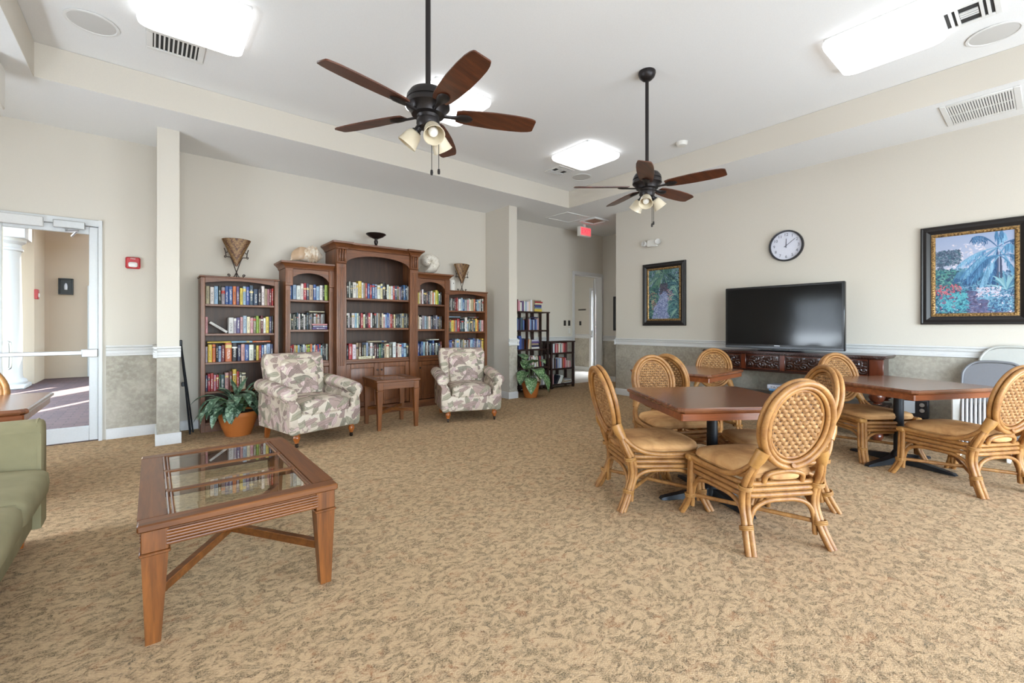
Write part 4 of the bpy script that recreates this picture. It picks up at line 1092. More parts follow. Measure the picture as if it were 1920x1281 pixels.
def tower(label, x0, x1, mirror):
    yf = 6.30; H = 2.03; t = thing('arched_bookcase', label, 'bookcase', (0, 0, 0), 0, 'arched bookcases flanking the hutch'); c = .058
    cx = (x0 + x1) / 2
    MB().box(x0, x0 + .02, yf, YW, 0, H, .003).build('side_panel', HWZ, t); MB().box(x1 - .02, x1, yf, YW, 0, H, .003).build('side_panel', HWZ, t)
    MB().box(x0 + .02, x1 - .02, YW - .012, YW, .05, H).build('back_panel', HWB, t)
    for xa in (x0, x1 - c):
        m = MB(); m.box(xa, xa + c, yf - .012, yf + .02, .0, 1.80, .003); p = m.build('post', HWZ, t)
        m = MB()
        for k in range(3): m.tube([(xa + .016 + k * .013, yf - .013, .85), (xa + .016 + k * .013, yf - .013, 1.74)], .0045, 6)
        m.build('reeding', HWZ, p)
        m = MB(); m.box(xa - .004, xa + c + .03, yf - .026, yf + .02, 1.80, 2.03, .004); m.box(xa + .012, xa + c + .012, yf - .032, yf - .026, 1.83, 2.0, .003); m.build('capital_block', HWZ, t)
    arched(t, x0 + c, x1 - c, yf - .008, 1.84, 1.977, 2.03)
    m = MB(); crown(m, x0, x1, yf - .02, YW, [(0, 2.02), (.012, 2.025), (.018, 2.05), (.05, 2.085), (.062, 2.09), (.066, 2.112), (.0, 2.112)], 0 if mirror else 1, 1 if mirror else 0); m.build('crown', HW, t)
    for z in (1.622, 1.222, .80): MB().box(x0 + .02, x1 - .02, yf + .012, YW - .012, z - .03, z, .004).build('shelf', HW, t)
    MB().box(x0 + c, x1 - c, yf - .004, yf + .02, .72, .772, .004).build('rail', HW, t)
    door(t, x0 + c + .003, x1 - c - .003, .12, .715, yf + .014, (x1 - c - .03) if not mirror else (x0 + c + .03))
    m = MB(); m.box(x0 + .005, x1 - .005, yf - .02, YW, 0, .11, .004); m.build('plinth', HW, t)
    return t
tower('arched bookcase left of the tall hutch, topped with the spiky sea shell', 1.347, 1.952, False)
tower('arched bookcase right of the tall hutch, topped with the round sea shell', 3.181, 3.783, True)

t = thing('bookcase_hutch', 'tall central arched hutch with fluted columns and cupboard doors', 'bookcase', (0, 0, 0))
x0, x1, yf, c, H = 1.955, 3.178, 6.20, .135, 2.34
MB().box(x0, x0 + .025, yf, YW, 0, H, .003).build('side_panel', HWZ, t); MB().box(x1 - .025, x1, yf, YW, 0, H, .003).build('side_panel', HWZ, t)
MB().box(x0 + .025, x1 - .025, YW - .012, YW, .05, H).build('back_panel', HWB, t)
for xa in (x0, x1 - c):
    p = MB().box(xa, xa + c, yf - .03, yf + .02, 0, 2.13, .004).build('column', HWZ, t)
    m = MB()
    for k in range(4): m.tube([(xa + .034 + k * .0225, yf - .031, .72), (xa + .034 + k * .0225, yf - .031, 2.08)], .0065, 6)
    m.build('fluting', HWZ, p)
    m = MB(); m.box(xa + .004, xa + c - .004, yf - .05, yf + .02, 2.13, 2.34, .005)
    for k in range(3):
        xx = xa + .034 + k * .034; m.tube(bez([(xx, yf - .05, 2.15), (xx, yf - .07, 2.17), (xx, yf - .062, 2.2), (xx, yf - .075, 2.27), (xx, yf - .085, 2.30), (xx, yf - .06, 2.325)], 4), .011, 7)
    m.box(xa - .004, xa + c + .004, yf - .085, yf + .02, 2.325, 2.345, .005); m.box(xa + .012, xa + c - .012, yf - .068, yf - .04, 2.138, 2.158, .006)
    m.build('corbel', HWZ, t)
arched(t, x0 + c, x1 - c, yf - .012, 2.135, 2.272, 2.35)
m = MB(); pr = [(0, 2.335), (.014, 2.34), (.02, 2.36), (.055, 2.395), (.066, 2.40), (.07, 2.424), (0, 2.424)]
crown(m, x0 + c, x1 - c, yf - .015, YW, pr); crown(m, x0, x0 + c, yf - .055, YW, pr); crown(m, x1 - c, x1, yf - .055, YW, pr); m.build('crown', HW, t)
for z in (1.667, 1.243, .80): MB().box(x0 + .025, x1 - .025, yf + .012, YW - .012, z - .03, z, .005).build('shelf', HW, t)
MB().box(x0 + c, x1 - c, yf - .008, yf + .02, .742, .778, .004).build('rail', HW, t)
xm = (x0 + x1) / 2
door(t, x0 + c + .003, xm - .012, .125, .737, yf + .014, xm - .03); door(t, xm + .012, x1 - c - .003, .125, .737, yf + .014, xm + .03)
MB().box(xm - .011, xm + .011, yf - .004, yf + .02, .125, .737, .002).build('centre_stile', HWZ, t)
MB().box(x0 + .001, x1 - .001, yf - .045, YW, 0, .118, .006).build('plinth', HW, t)

# dark etagere shelves in the hall
def etagere(label, posts, yf, yb_, H, zs):
    t = thing('etagere_shelf', label, 'shelf', (0, 0, 0)); p = .042
    for x in posts:
        m = MB(); m.box(x - p / 2, x + p / 2, yf, yf + p, 0, H - .02, .003); m.build('post', ESPR, t)
        m = MB(); m.box(x - p / 2, x + p / 2, yb_ - p, yb_, 0, H - .02, .003); m.build('post', ESPR, t)
    for i, z in enumerate(zs):
        m = MB(); m.box(posts[0] - p / 2, posts[-1] + p / 2, yf - .002, yb_ + .002, z - .03, z, .003); m.build('shelf', ESPR, t)
    MB().box(posts[0] - p / 2 - .015, posts[-1] + p / 2 + .015, yf - .015, yb_ + .01, H - .025, H, .004).build('top', ESPR, t)
    for a, b_ in zip(posts, posts[1:]):
        k = .62; x = a + (b_ - a) * k; MB().box(x - .035, x + .035, yb_ - .02, yb_ - .004, .06, H - .02).build('back_slat', ESPR, t)
    return t
etagere('tall dark etagere shelf in the hall, partly hidden by the right column', (5.06, 5.605, 6.16), 6.38, 6.64, 1.556, (1.195, .826, .470, .10))
etagere('low dark etagere shelf in the hall beside the doorway', (6.262, 6.90), 6.38, 6.64, .965, (.728, .408, .09))

# ------------------------------------------------------------------ books
def book_mesh():
    m = MB(); th = .06
    # cover: a U of boards and a rounded spine, pages between them
    arc = [(.5 - .5 * math.cos(PI * i / 8), .05 - .05 * math.sin(PI * i / 8)) for i in range(9)]
    P = [(0, 1)] + arc + [(1, 1), (1 - th, 1), (1 - th, .06), (th, .06), (th, 1)]
    n = len(P)
    vs = [(x, y, z) for z in (0, 1) for x, y in P]
    fs = [(i, (i + 1) % n, n + (i + 1) % n, n + i) for i in range(n)]
    k = 10  # index of (1,1)
    for o, rev in ((0, True), (n, False)):
        qs = [(0, 1, n - 2, n - 1), (k, k + 1, k + 2, 9)]
        sp_ = [1] + list(range(2, 10)) + [n - 3, n - 2]
        qs.append(tuple(list(range(1, 10)) + [n - 3, n - 2]))
        for q_ in qs: fs.append(tuple(o + i for i in q_))
    m.add(vs, fs); m.mi = 1; m.box(th, 1 - th, .06, .975, .012, .985)
    o = m.build('book', [BOOK, PAGES], recalc=True, sharp=50); me = o.data; bpy.data.objects.remove(o); return me
BOOKME = book_mesh()
CC = {'k': ('black', (30, 30, 34)), 'n': ('navy', (38, 48, 88)), 'b': ('blue', (54, 92, 164)), 'l': ('pale blue', (146, 178, 206)), 'w': ('white', (224, 222, 216)), 'g': ('grey', (150, 150, 150)),
      'c': ('cream', (224, 210, 172)), 't': ('tan', (176, 152, 116)), 'y': ('yellow', (230, 198, 62)), 'o': ('orange', (224, 112, 40)), 'r': ('red', (192, 46, 46)), 'd': ('dark red', (116, 36, 42)), 'p': ('pink', (214, 150, 152)),
      'u': ('purple', (96, 70, 122)), 'e': ('green', (78, 124, 72)), 'f': ('lime green', (152, 190, 60)), 's': ('slate', (54, 76, 92)), 'm': ('brown', (106, 74, 54)), 'v': ('olive', (112, 112, 78)), 'a': ('lavender', (170, 164, 190))}
ORD = 'first second third fourth fifth sixth seventh eighth ninth tenth eleventh twelfth thirteenth fourteenth fifteenth sixteenth seventeenth eighteenth nineteenth twentieth'.split()
def ordn(i):
    if i < 20: return ORD[i]
    return {2: 'twenty', 3: 'thirty', 4: 'forty'}[(i + 1) // 10] + '-' + ORD[(i + 1) % 10 - 1] if (i + 1) % 10 else {30: 'thirtieth', 40: 'fortieth'}[i + 1]
STUFF = MB(); STUFFC = []
def place_book(M, colr, label, group, stuff=False):
    gm = sum(colr) / 3; c = lin([max(0, min(255, (v * .80 + gm * .20) * .94 + random.uniform(-8, 8))) for v in colr])
    if stuff:
        b0 = len(STUFF.f)
        STUFF.add([tuple(M @ v.co) for v in BOOKME.vertices], [list(p.vertices) for p in BOOKME.polygons])
        pages = [p.material_index for p in BOOKME.polygons]
        pc = lin((214, 204, 180))
        for k in range(len(STUFF.f) - b0): STUFFC.append(pc if pages[k] else c)
        return
    o = bpy.data.objects.new('book', BOOKME); COL.objects.link(o); o.matrix_world = M; o.color = c
    tag(o, label, 'book', group); return o
def row(where, x0, x1, z, yf, spec, hmin, hmax, dep=.17, stuff=False, jit=.012, skew=0.0):
    """spec: tokens colour+relative width, '.' = gap, optional '/' lean"""
    toks = spec.split(); ws = [float(t_[1:] or 12) for t_ in toks]; k = (x1 - x0) / sum(ws); x = x0; i = 0
    total = sum(1 for t_ in toks if t_[0] not in '._'); top = 0
    for t_, w_ in zip(toks, ws):
        w_ *= k
        if t_[0] == '.': x += w_; continue
        nm, colr = CC[t_[0].lower()]
        h = random.uniform(hmin, hmax); y = yf + random.uniform(0, jit); d_ = dep * random.uniform(.88, 1.05)
        if t_[0].isupper(): h = hmax * 1.06
        M = Matrix.Translation((x, y, z + .0008))
        if skew: M = M @ Matrix.Rotation(R(skew), 4, 'Y')
        M = M @ Matrix.Diagonal((w_ * .96, d_, h, 1))
        place_book(M, colr, f'{nm} book standing {ordn(i)} from left on {where}', 'books on ' + where, stuff)
        i += 1; x += w_; top = max(top, h)
def flat(where, x, z, yf, w, d, h, ck, label, group=None, stuff=False):
    """a book lying flat, spine to the front; w = length along x, h = thickness"""
    M = Matrix.Translation((x, yf, z + .0008)) @ Matrix(((0, 0, 1, 0), (0, 1, 0, 0), (-1, 0, 0, 0), (0, 0, 0, 1))) @ Matrix.Translation((-h, 0, 0)) @ Matrix.Diagonal((h, d, w, 1))
    return place_book(M, CC[ck][1], label, group or ('books on ' + where), stuff)

LB = 'of the left end bookcase'
A0, A1 = .499, 1.229; YR1 = 6.40
row('the top shelf ' + LB, A0, A1, 1.533, YR1, '.3 t34 .4 w36 l35 k26 g34 b32 b36 o33 u28 .4 y28 l30 b32 S38 s42 k34 W32 t26 p15 d26 r17', .205, .235)
row('the second shelf ' + LB, A0, A1, 1.178, YR1, 'p22 .180 w48 a24 u34 p26 l36 c32 p30 v26 f26 t18 d24 w26 y31 n24 k18', .185, .225)
row('the third shelf ' + LB, A0, A1, .832, YR1, 'g20 .3 y36 o30 k22 l26 d33 O60 K50 n32 p35 b38 w46 k22 y24 r24 b26 w24 l38 n28', .185, .215)
row('the fourth shelf ' + LB, A0, A0 + .42, .482, YR1, 'n22 r22 r30 p22 r24 e12 s42 p36 d36 Y36 r26 v22 c38', .19, .235)
M = Matrix.Translation((.548, 6.41, 1.178 + .001)) ; th_ = R(52)
M = Matrix.Translation((.712, 6.41, 1.1795)) @ Matrix.Rotation(-R(55), 4, 'Y') @ Matrix.Diagonal((.03, .17, .215, 1))
place_book(M, CC['w'][1], 'white book leaning steeply across the gap on second shelf ' + LB, 'books on the second shelf ' + LB)
flat('', A0 + .02, .832 + .216 + .012, 6.40, .24, .16, .02, 'y', 'thin yellow book lying flat atop the row, third shelf ' + LB, 'books on the third shelf ' + LB)
flat('', A0 + .265, .832 + .216 + .012, 6.40, .225, .16, .02, 'l', 'thin pale blue book lying flat atop the row, third shelf ' + LB, 'books on the third shelf ' + LB)
flat('', A0 + .495, .832 + .216 + .012, 6.40, .20, .16, .018, 'o', 'thin orange book lying flat atop the row, third shelf ' + LB, 'books on the third shelf ' + LB)
LA = 'of the left arched bookcase'
A0, A1, YR2 = 1.40, 1.895, 6.345
row('the top shelf ' + LA, A0, A1, 1.622, YR2, 'b26 .6 l30 w36 w24 r22 s24 t36 b24 l30 w26 k16 f28', .185, .225)
row('the middle shelf ' + LA, A0, A0 + .285, 1.222, YR2, 'w18 k14 g12 k14 s14 w12 k14 k12 w12 k12 s12 k14 g12', .20, .225)
row('back right middle shelf of left arched bookcase', A0 + .285, A1, 1.222, YR2 + .14, 'k14 g16 k12 w18 t14 w14 d16 w18 g16', .205, .222, .12)
flat('', A0 + .29, 1.222, YR2, .195, .13, .028, 'u', 'purple book at the bottom of a flat stack, middle shelf ' + LA, 'flat stack on the middle shelf')
flat('', A0 + .30, 1.2525, YR2, .185, .13, .022, 'a', 'lavender book in the middle of a flat stack, middle shelf ' + LA, 'flat stack on the middle shelf')
flat('', A0 + .285, 1.2772, YR2, .20, .13, .022, 'p', 'pink book on top of a flat stack, middle shelf ' + LA, 'flat stack on the middle shelf')
flat('', A0 + .28, 1.222 + .237, YR2 + .11, .20, .14, .018, 'c', 'cream book lying flat across the row top, middle shelf ' + LA, 'books on the middle shelf ' + LA)
row('the bottom shelf ' + LA, A0, A1, .80, YR2, 'k12 d16 r14 c14 y14 l16 v12 n14 w14 a12 y12 f20 o18 l16 c12 r16 b12 r12 l14 k16 k16 g16', .20, .225)
CB = 'of the tall hutch'
A0, A1, YR3 = 2.065, 3.065, 6.245
row('the top shelf ' + CB, A0, A1, 1.667, YR3, 'n20 d10 k18 w10 k20 w30 w12 Y28 w18 t12 r18 b20 r18 b24 l20 w28 c18 K26 k10 w16 c18 w20 r16 s20 v16 g18 n14 k10 b18 n18 w12', .195, .23)
row('the middle shelf ' + CB, A0, A1, 1.243, YR3, 'k14 s16 k12 w12 k14 w24 l16 w14 k18 r20 c14 k16 d12 r16 w14 k18 k16 g14 t16 k14 c14 p16 l16 b16 a10 r18 d16 c12 k18 s14 k14 g14 t16 k16 v14 k14', .195, .225)
row('the bottom shelf ' + CB, A0, A1, .80, YR3, 'd14 n16 k12 r28 w28 t16 m22 k14 v20 l14 k14 w20 k12 m18 k18 e16 s16 k10 t16 c22 v22 .8 w26 d12 c16 w18 b18 l22 k20', .195, .23)
flat('', A0 + .20, .80, YR3 - .055, .235, .05, .036, 'c', 'cream book lying flat before the row, bottom shelf ' + CB, 'books on the bottom shelf ' + CB)
flat('', A0 + .39, .80 + .2325, YR3 + .01, .25, .15, .02, 't', 'tan book lying flat on the row top, bottom shelf ' + CB, 'books on the bottom shelf ' + CB)
RA = 'of the right arched bookcase'
A0, A1 = 3.235, 3.70
row('the top shelf ' + RA, A0, A1, 1.622, YR2, 'k12 y18 c16 d14 W18 k14 k14 m16 s14 t16 w14 o14 w16 Y22 f10 s18 k14', .19, .22)
row('the middle shelf ' + RA, A0, A1, 1.222, YR2, 'w14 t16 w20 k10 g24 l20 g16 c24 s18 k16 n14 g16 k18 m14 k12', .19, .225)
row('the bottom shelf ' + RA, A0, A1, .80, YR2, 'b18 b20 n14 b18 l22 m14 w16 k14 l14 n14 B18 k14 w14 s20 k14 d16', .19, .225)
flat('', A0 + .25, .80 + .2395, YR2 + .02, .17, .14, .016, 'w', 'white book lying flat on the row top, bottom shelf ' + RA, 'books on the bottom shelf ' + RA)
RB = 'of the right end bookcase'
A0, A1 = 3.85, 4.583
row('the top shelf ' + RB, A0, A1, 1.533, YR1, 'g14 k16 g18 k20 d20 r14 .6 w26 l18 b22 g26 p20 w10 c18 t22 o18 .3 s18 l14 g16 w10 k16 w12', .19, .225)
row('the second shelf ' + RB, A0, A1, 1.178, YR1, 'k20 v14 y26 o16 g16 r26 k16 s24 k14 W26 l10 v22 k16 t14 s22 y20 o16 k14 g16 p22', .19, .225)
flat('', A0 + .01, 1.178 + .2395, YR1 + .01, .24, .15, .016, 'l', 'thin pale blue book lying flat atop row, second shelf ' + RB, 'books on the second shelf ' + RB)
flat('', A0 + .40, 1.178 + .2395, YR1 + .01, .23, .15, .016, 's', 'thin slate book lying flat atop row, second shelf ' + RB, 'books on the second shelf ' + RB)
row('the third shelf ' + RB, A0, A1, .832, YR1, 'b24 b22 d14 k12 a18 l22 w12 k14 g16 t16 w14 k14 g18 d14 l30 b16 u14 s18 w12 b20 m16 y18', .19, .23)
row('the fourth shelf ' + RB, A0 + .42, A1, .482, YR1, 'k18 n14 t14 w16 k20 d14 g16 c20', .19, .22)
# the far dark hall shelves: the smallest books in view, one object
EX0, EX1, EX2 = 5.085, 5.63, 6.135
yE = 6.41
row('', EX0 + .25, EX1 + .17, 1.556, yE, 't16 d18 p22 w18 u24 w14 l18 w22 c20 w22 t18', .17, .235, .16, True)
for k, (w_, h_, ck) in enumerate(((.20, .05, 'y'), (.18, .03, 'g'), (.17, .03, 'b'), (.19, .025, 'u'), (.17, .03, 'c'), (.20, .03, 'r'), (.18, .025, 't'))): flat('', EX1 + .18 + .01 * (k % 3), 1.556 + .001 + [0, .051, .082, .113, .139, .17, .201][k], yE, w_, .14, h_, ck, '', '', True)
row('', EX0, EX0 + .48, 1.195, yE, 'n16 u20 b18 .30 b22 n22 s20 b14', .17, .25, .16, True)
row('', EX1 + .01, EX1 + .30, 1.195, yE, 'd18 p14 l16 b18 n22 l18 n18 b20 a18 p14', .19, .235, .16, True)
flat('', EX1 + .09, 1.195 + .237, yE, .19, .14, .02, 'n', '', '', True)
row('', EX0, EX0 + .48, .826, yE, 'b20 n24 l18 b22 .10 b20 n22', .19, .26, .16, True)
row('', EX1 + .01, EX1 + .075, .826, yE, 'o12 c14 t12', .18, .21, .16, True, skew=8)
for k, ck in enumerate('wntua'): flat('', EX1 + .11, .826 + .036 * k + .0005, yE, .20 - .012 * (k % 3), .14, .035, ck, '', '', True)
row('', EX1 + .01, EX2 - .05, .470, yE, 'n14 u14 g14 d16 w16 p14 w18 w14 .14 c14 k14 d16 r14 k12 g16 k14', .19, .225, .16, True, skew=-6)
row('', EX1 + .2, EX2 - .03, .10, yE, 'w16 c14 t16 g14 w16', .16, .2, .16, True)
LX0_, LX1_ = 6.285, 6.88
row('', LX0_, LX0_ + .47, .728, yE, 'k14 a16 w14 n12 r18 p16 r14 c18 w16 k8 w22 p14 r18 r16 d18 d16', .165, .205, .15, True)
row('', LX0_, LX0_ + .43, .408, yE, 't14 w16 k18 m16 n18 g14 a16 l18 w18 n14 o12 r16 r14 p14', .185, .215, .15, True)
row('', LX0_ + .45, LX1_ - .03, .408, yE, 'p30 w10 p30', .13, .15, .15, True)
row('', LX0_, LX0_ + .06, .09, yE, 't14 p10', .19, .2, .15, True)
row('', LX0_ + .12, LX0_ + .26, .09, yE, 'k14 w14 w16', .19, .2, .15, True, skew=30)
for k, ck in enumerate('wtwg'): flat('', LX0_ + .37, .09 + .022 * k + .0005, yE, .20 - .012 * k, .14, .021, ck, '', '', True)
so = STUFF.build('books', NT('dark_shelf_books').set(Roughness=.5).m, recalc=True)
at = so.data.color_attributes.new('tint', 'FLOAT_COLOR', 'CORNER')
cols = np.empty((len(so.data.loops), 4), dtype=np.float32)
for p in so.data.polygons:
    for li in p.loop_indices: cols[li] = STUFFC[p.index]
at.data.foreach_set('color', cols.ravel())
mm = so.data.materials[0]; nd = mm.node_tree; an = nd.nodes.new('ShaderNodeVertexColor'); an.layer_name = 'tint'
nd.links.new(an.outputs[0], [n for n in nd.nodes if n.type == 'BSDF_PRINCIPLED'][0].inputs['Base Color'])
tag(so, 'many small books crowded on the two dark etagere shelves in the hall', 'books'); so['kind'] = 'stuff'

# ------------------------------------------------------------------ carved console, screen and things under it
t = thing('console_table', 'carved mahogany console table carrying the flat screen', 'console', (6.44, 2.17, 0))
cx, cy = 6.44, 2.17
CARV = NT('carved_dark_wood'); CARV.set(Roughness=.22, Coat_Weight=.5, Coat_Roughness=.12, Base_Color=lin((46, 20, 14))); CARV = CARV.m
hy, hx = 1.03, .245
m = MB(); m.box(-hx, hx, -hy, hy, .912, .938, .006); m.box(-hx + .012, hx - .01, -hy + .012, hy - .012, .895, .913, .004)
k = -hy + .012
while k < hy - .01:
    m.tube([(-hx - .002, k, .908), (-hx - .002, k + .022, .918)], .009, 6); k += .026
m.build('top', MAHO, t)
MB().box(-hx + .03, hx - .03, -hy + .06, hy - .06, .69, .896, .004).build('apron', MAHO, t)
MB().box(-hx + .018, hx - .01, -hy + .045, hy - .045, .672, .692, .004).build('lower_moulding', MAHO, t)
blocks = [-hy + .105, -.40, .0, .40, hy - .105]
bl = [(-.94, .065), (-.475, .032), (.0, .032), (.475, .032), (.94, .065)]
for b_, w_ in bl: MB().box(-hx + .018, -hx + .04, b_ - w_, b_ + w_, .694, .894, .005).build('pilaster_block', MAHZ, t)
rng = np.random.RandomState(3)
for (b0, w0), (b1, w1) in zip(bl, bl[1:]):
    ya, yb_ = b0 + w0 + .012, b1 - w1 - .012
    ny_, nz_ = 64, 28; vs = []; fs = []
    ph = rng.rand(8) * 6
    for i in range(ny_ + 1):
        for j in range(nz_ + 1):
            u, v = i / ny_, j / nz_; Yp = (u - .5) * (yb_ - ya); Zp = (v - .5) * .165
            h = 0
            for q_ in range(5):
                cxx = (q_ - 2) * (yb_ - ya) / 5.0; czz = .03 * (1 if q_ % 2 else -1)
                rr = math.hypot(Yp - cxx, Zp - czz); aa = math.atan2(Zp - czz, (Yp - cxx)) * (1 if q_ % 2 else -1)
                h = max(h, (.5 + .5 * math.sin(rr * 190 + aa * 2 + ph[q_])) * math.exp(-(rr / .062) ** 2))
            edge = min(1, 14 * min(u, 1 - u), 7 * min(v, 1 - v))
            vs.append((-hx + .030 - .016 * h * edge - .003, ya + u * (yb_ - ya), .712 + v * .165))
    for i in range(ny_):
        for j in range(nz_): a = i * (nz_ + 1) + j; fs.append((a, a + 1, a + nz_ + 2, a + nz_ + 1))
    m = MB(); m.add(vs, fs); p = m.build('carved_panel', CARV, t, sharp=80, recalc=False)
    m = MB(); m.tube([(-hx + .024, ya, .708), (-hx + .024, yb_, .708), (-hx + .024, yb_, .882), (-hx + .024, ya, .882)], .007, 6, closed=True); m.build('panel_moulding', MAHZ, p)
for sx in (-1, 1):
    for y in (-.94, .94):
        m = MB(); x = sx * (hx - .06)
        m.lathe([(0, .675), (.05, .675), (.05, .655), (.032, .64), (.028, .61), (.04, .6), (.028, .585), (.05, .56), (.072, .51), (.075, .47), (.055, .43), (.03, .415), (.045, .405), (.045, .40), (.0, .40)], 20, (x, y, 0))
        m.lathe([(0, .34), (.05, .34), (.05, .31), (.03, .29), (.04, .25), (.055, .19), (.05, .12), (.03, .09), (.055, .06), (.058, .03), (.04, 0), (0, 0)], 20, (x, y, 0))
        m.build('leg', MAHZ, t)
MB().box(-hx + .02, hx - .02, -hy + .03, hy - .03, .34, .372, .006).build('lower_shelf', MAHO, t)

TVB = m_plain('screen_bezel', (16, 16, 18), .25)
SCR = NT('dark_screen'); SCR.set(Base_Color=lin((14, 14, 15)), Roughness=.10); SCR.p.inputs['Specular IOR Level'].default_value = .26; SCR = SCR.m
t = thing('television', 'large flat television standing on the carved console', 'television', (6.36, 2.245, .938), -PI / 2)
m = MB(); m.box(-.70, .70, -.02, .045, .03, .865, .008); m.build('bezel', TVB, t)
MB().box(-.672, .672, -.0215, -.019, .085, .84).build('screen', SCR, t)
MB().box(-.69, .69, -.024, -.018, .034, .062, .003).build('lower_trim', m_plain('grey_trim', (92, 94, 98), .3, .4), t)
MB().box(-.06, .005, -.0265, -.021, .068, .076).build('logo_plate', m_plain('logo_silver', (190, 192, 196), .3, .5), t)
MB().box(-.10, .10, .0, .03, .006, .04).build('stand_neck', TVB, t)
m = MB(); m.soft(0, .01, .008, .27, .13, .008, .5, .5, 28, 6); m.build('stand_base', m_plain('stand_black', (24, 24, 28), .12), t)

mags = [(.0, .055, 'white', (222, 224, 230), 'white boxed book on top of the pile on the console shelf'), (0, .03, 'blue', (110, 160, 205), 'light blue book in the middle of the pile on console shelf'), (0, .042, 'dark', (52, 62, 84), 'dark blue boxed book at bottom of the pile on console shelf')]
z = .3735
for k_, (off, h, _, c_, lab) in enumerate(mags[::-1]):
    M = Matrix.Translation((6.28, 2.33 + .02 * k_, z + h)) @ Matrix(((0, 1, 0, 0), (-1, 0, 0, 0), (0, 0, 1, 0), (0, 0, 0, 1))) @ Matrix(((0, 0, 1, 0), (0, 1, 0, 0), (-1, 0, 0, 0), (0, 0, 0, 1))) @ Matrix.Diagonal((h, .20, .27, 1))
    place_book(M, c_, lab, 'pile on the console shelf'); z += h + .0008
# small portable set beside the console
t = thing('portable_television', 'small black portable television with pale screen on floor stand right of console', 'television', (6.50, .965, .0), R(-84))
MB().box(-.12, .12, -.10, .14, .0, .27, .012).build('stand_box', m_plain('dark_box', (38, 34, 32), .6), t)
m = MB(); m.box(-.13, .13, -.12, .12, .272, .475, .014); m.build('housing', m_plain('radio_black', (28, 28, 32), .35), t)
MB().box(-.115, .02, -.125, -.118, .325, .455, .006).build('screen', m_plain('pale_screen', (186, 192, 196), .2), t)
for z in (.42, .36):
    m = MB(); m.M = Matrix.Translation((.075, -.12, z)) @ Matrix.Rotation(PI / 2, 4, 'X'); m.lathe([(.022, 0), (.02, .012), (0, .014)], 14); m.build('dial', CHROME, t)

# folding chairs leaning on the wall, heater behind the right table
def folding_chair(x, y, tilt, rz, mat, seatm, label, H=.95):
    t = thing('folding_chair', label, 'folding chair', (x, y, 0), rz, 'folded chairs leaning on the wall')
    t.rotation_euler = (tilt, 0, rz)
    w = .225; r = .0125
    m = MB(); m.tube(bez([(-w, 0, 0), (-w, 0, .3), (-w, 0, H - .22), (-w + .015, 0, H - .1), (-w + .08, 0, H - .02), (-.06, 0, H), (.06, 0, H), (w - .08, 0, H - .02), (w - .015, 0, H - .1), (w, 0, H - .22), (w, 0, .3), (w, 0, 0)], 6), r, 8); m.build('front_frame', mat, t)
    m = MB(); m.tube(bez([(-w + .03, .035, 0), (-w + .03, .035, .35), (-w + .03, .03, .55)], 5), r, 8); m.tube(bez([(w - .03, .035, 0), (w - .03, .035, .35), (w - .03, .03, .55)], 5), r, 8); m.tube([(-w + .03, .035, .12), (w - .03, .035, .12)], .009, 8); m.tube([(-w, 0, .18), (w, 0, .18)], .009, 8); m.build('rear_legs', mat, t)
    P = []
    for i in range(25):
        a = PI * i / 24; P.append(((w - .012) * math.copysign(abs(math.cos(a)) ** .7, math.cos(a)), H - .17 + .155 * math.sin(a) ** .8))
    P = [(w - .012, H - .27)] + P + [(-w + .012, H - .27)]
    m = MB(); m.prism(P, -.007, .004, 'y'); m.build('back_panel', seatm, t)
    m = MB(); m.soft(0, .018, .44, .20, .014, .2, .4, .3, 32, 10); m.build('seat', seatm, t)
    for k in range(1): pass
    return t
GP = m_plain('grey_enamel', (116, 116, 120), .4); LP_ = m_plain('pale_grey_enamel', (186, 186, 180), .4)
folding_chair(6.40, .36, R(-14), -PI / 2 + R(2), GP, GP, 'dark grey folding chair, nearest of the leaning stack at the right edge', .93)
folding_chair(6.51, .25, R(-9), -PI / 2 - R(2), LP_, LP_, 'pale grey folding chair, rearmost and tallest of the leaning stack', 1.07)
t = thing('radiator_heater', 'white ribbed heater on the floor seen between right table and its chair', 'heater', (6.21, .385, 0), -PI / 2)
m = MB()
for k in range(12): m.soft(-.165 + k * .029, 0, .32, .0138, .085, .27, .7, .5, 12, 10)
hb = m.build('fins', m_plain('heater_enamel', (196, 194, 195), .4), t)
m = MB(); m.tube([(-.17, 0, .12), (.17, 0, .12)], .02, 8); m.tube([(-.17, 0, .52), (.17, 0, .52)], .02, 8); m.build('header_pipe', WHITEPL, t)
m = MB(); m.box(-.245, -.18, -.06, .06, .08, .58, .012); m.build('control_housing', WHITEPL, t)
m = MB(); m.box(-.20, -.17, -.1, .1, .0, .06, .006); m.build('foot', WHITEPL, t); m = MB(); m.box(.12, .15, -.1, .1, .0, .06, .006); m.build('foot', WHITEPL, t)

# ------------------------------------------------------------------ wall clock
t = thing('wall_clock', 'round black-rimmed wall clock above the television', 'clock', (XT, 2.295, 2.367), -PI / 2)
m = MB(); m.M = Matrix.Rotation(PI / 2, 4, 'X'); m.lathe([(.19, .012), (.19, .032), (.196, .044), (.206, .046), (.212, .036), (.212, 0), (.19, 0)], 56); m.build('rim', m_plain('clock_rim', (28, 28, 34), .3), t)
m = MB(); m.M = Matrix.Rotation(PI / 2, 4, 'X'); m.lathe([(0, 0), (.192, 0), (.192, .014), (0, .014)], 48); fc = m.build('face', m_plain('clock_face', (216, 218, 230), .5), t)
INK = m_plain('clock_ink', (84, 88, 104), .5)
m = MB()
for i in range(1, 13):
    a = PI / 2 - i * PI / 6; text_mb(m, str(i), .054, Matrix.Translation((.150 * math.cos(a), -.0155, .150 * math.sin(a))) @ FRONT, .001)
m.build('numerals', INK, fc, recalc=False)
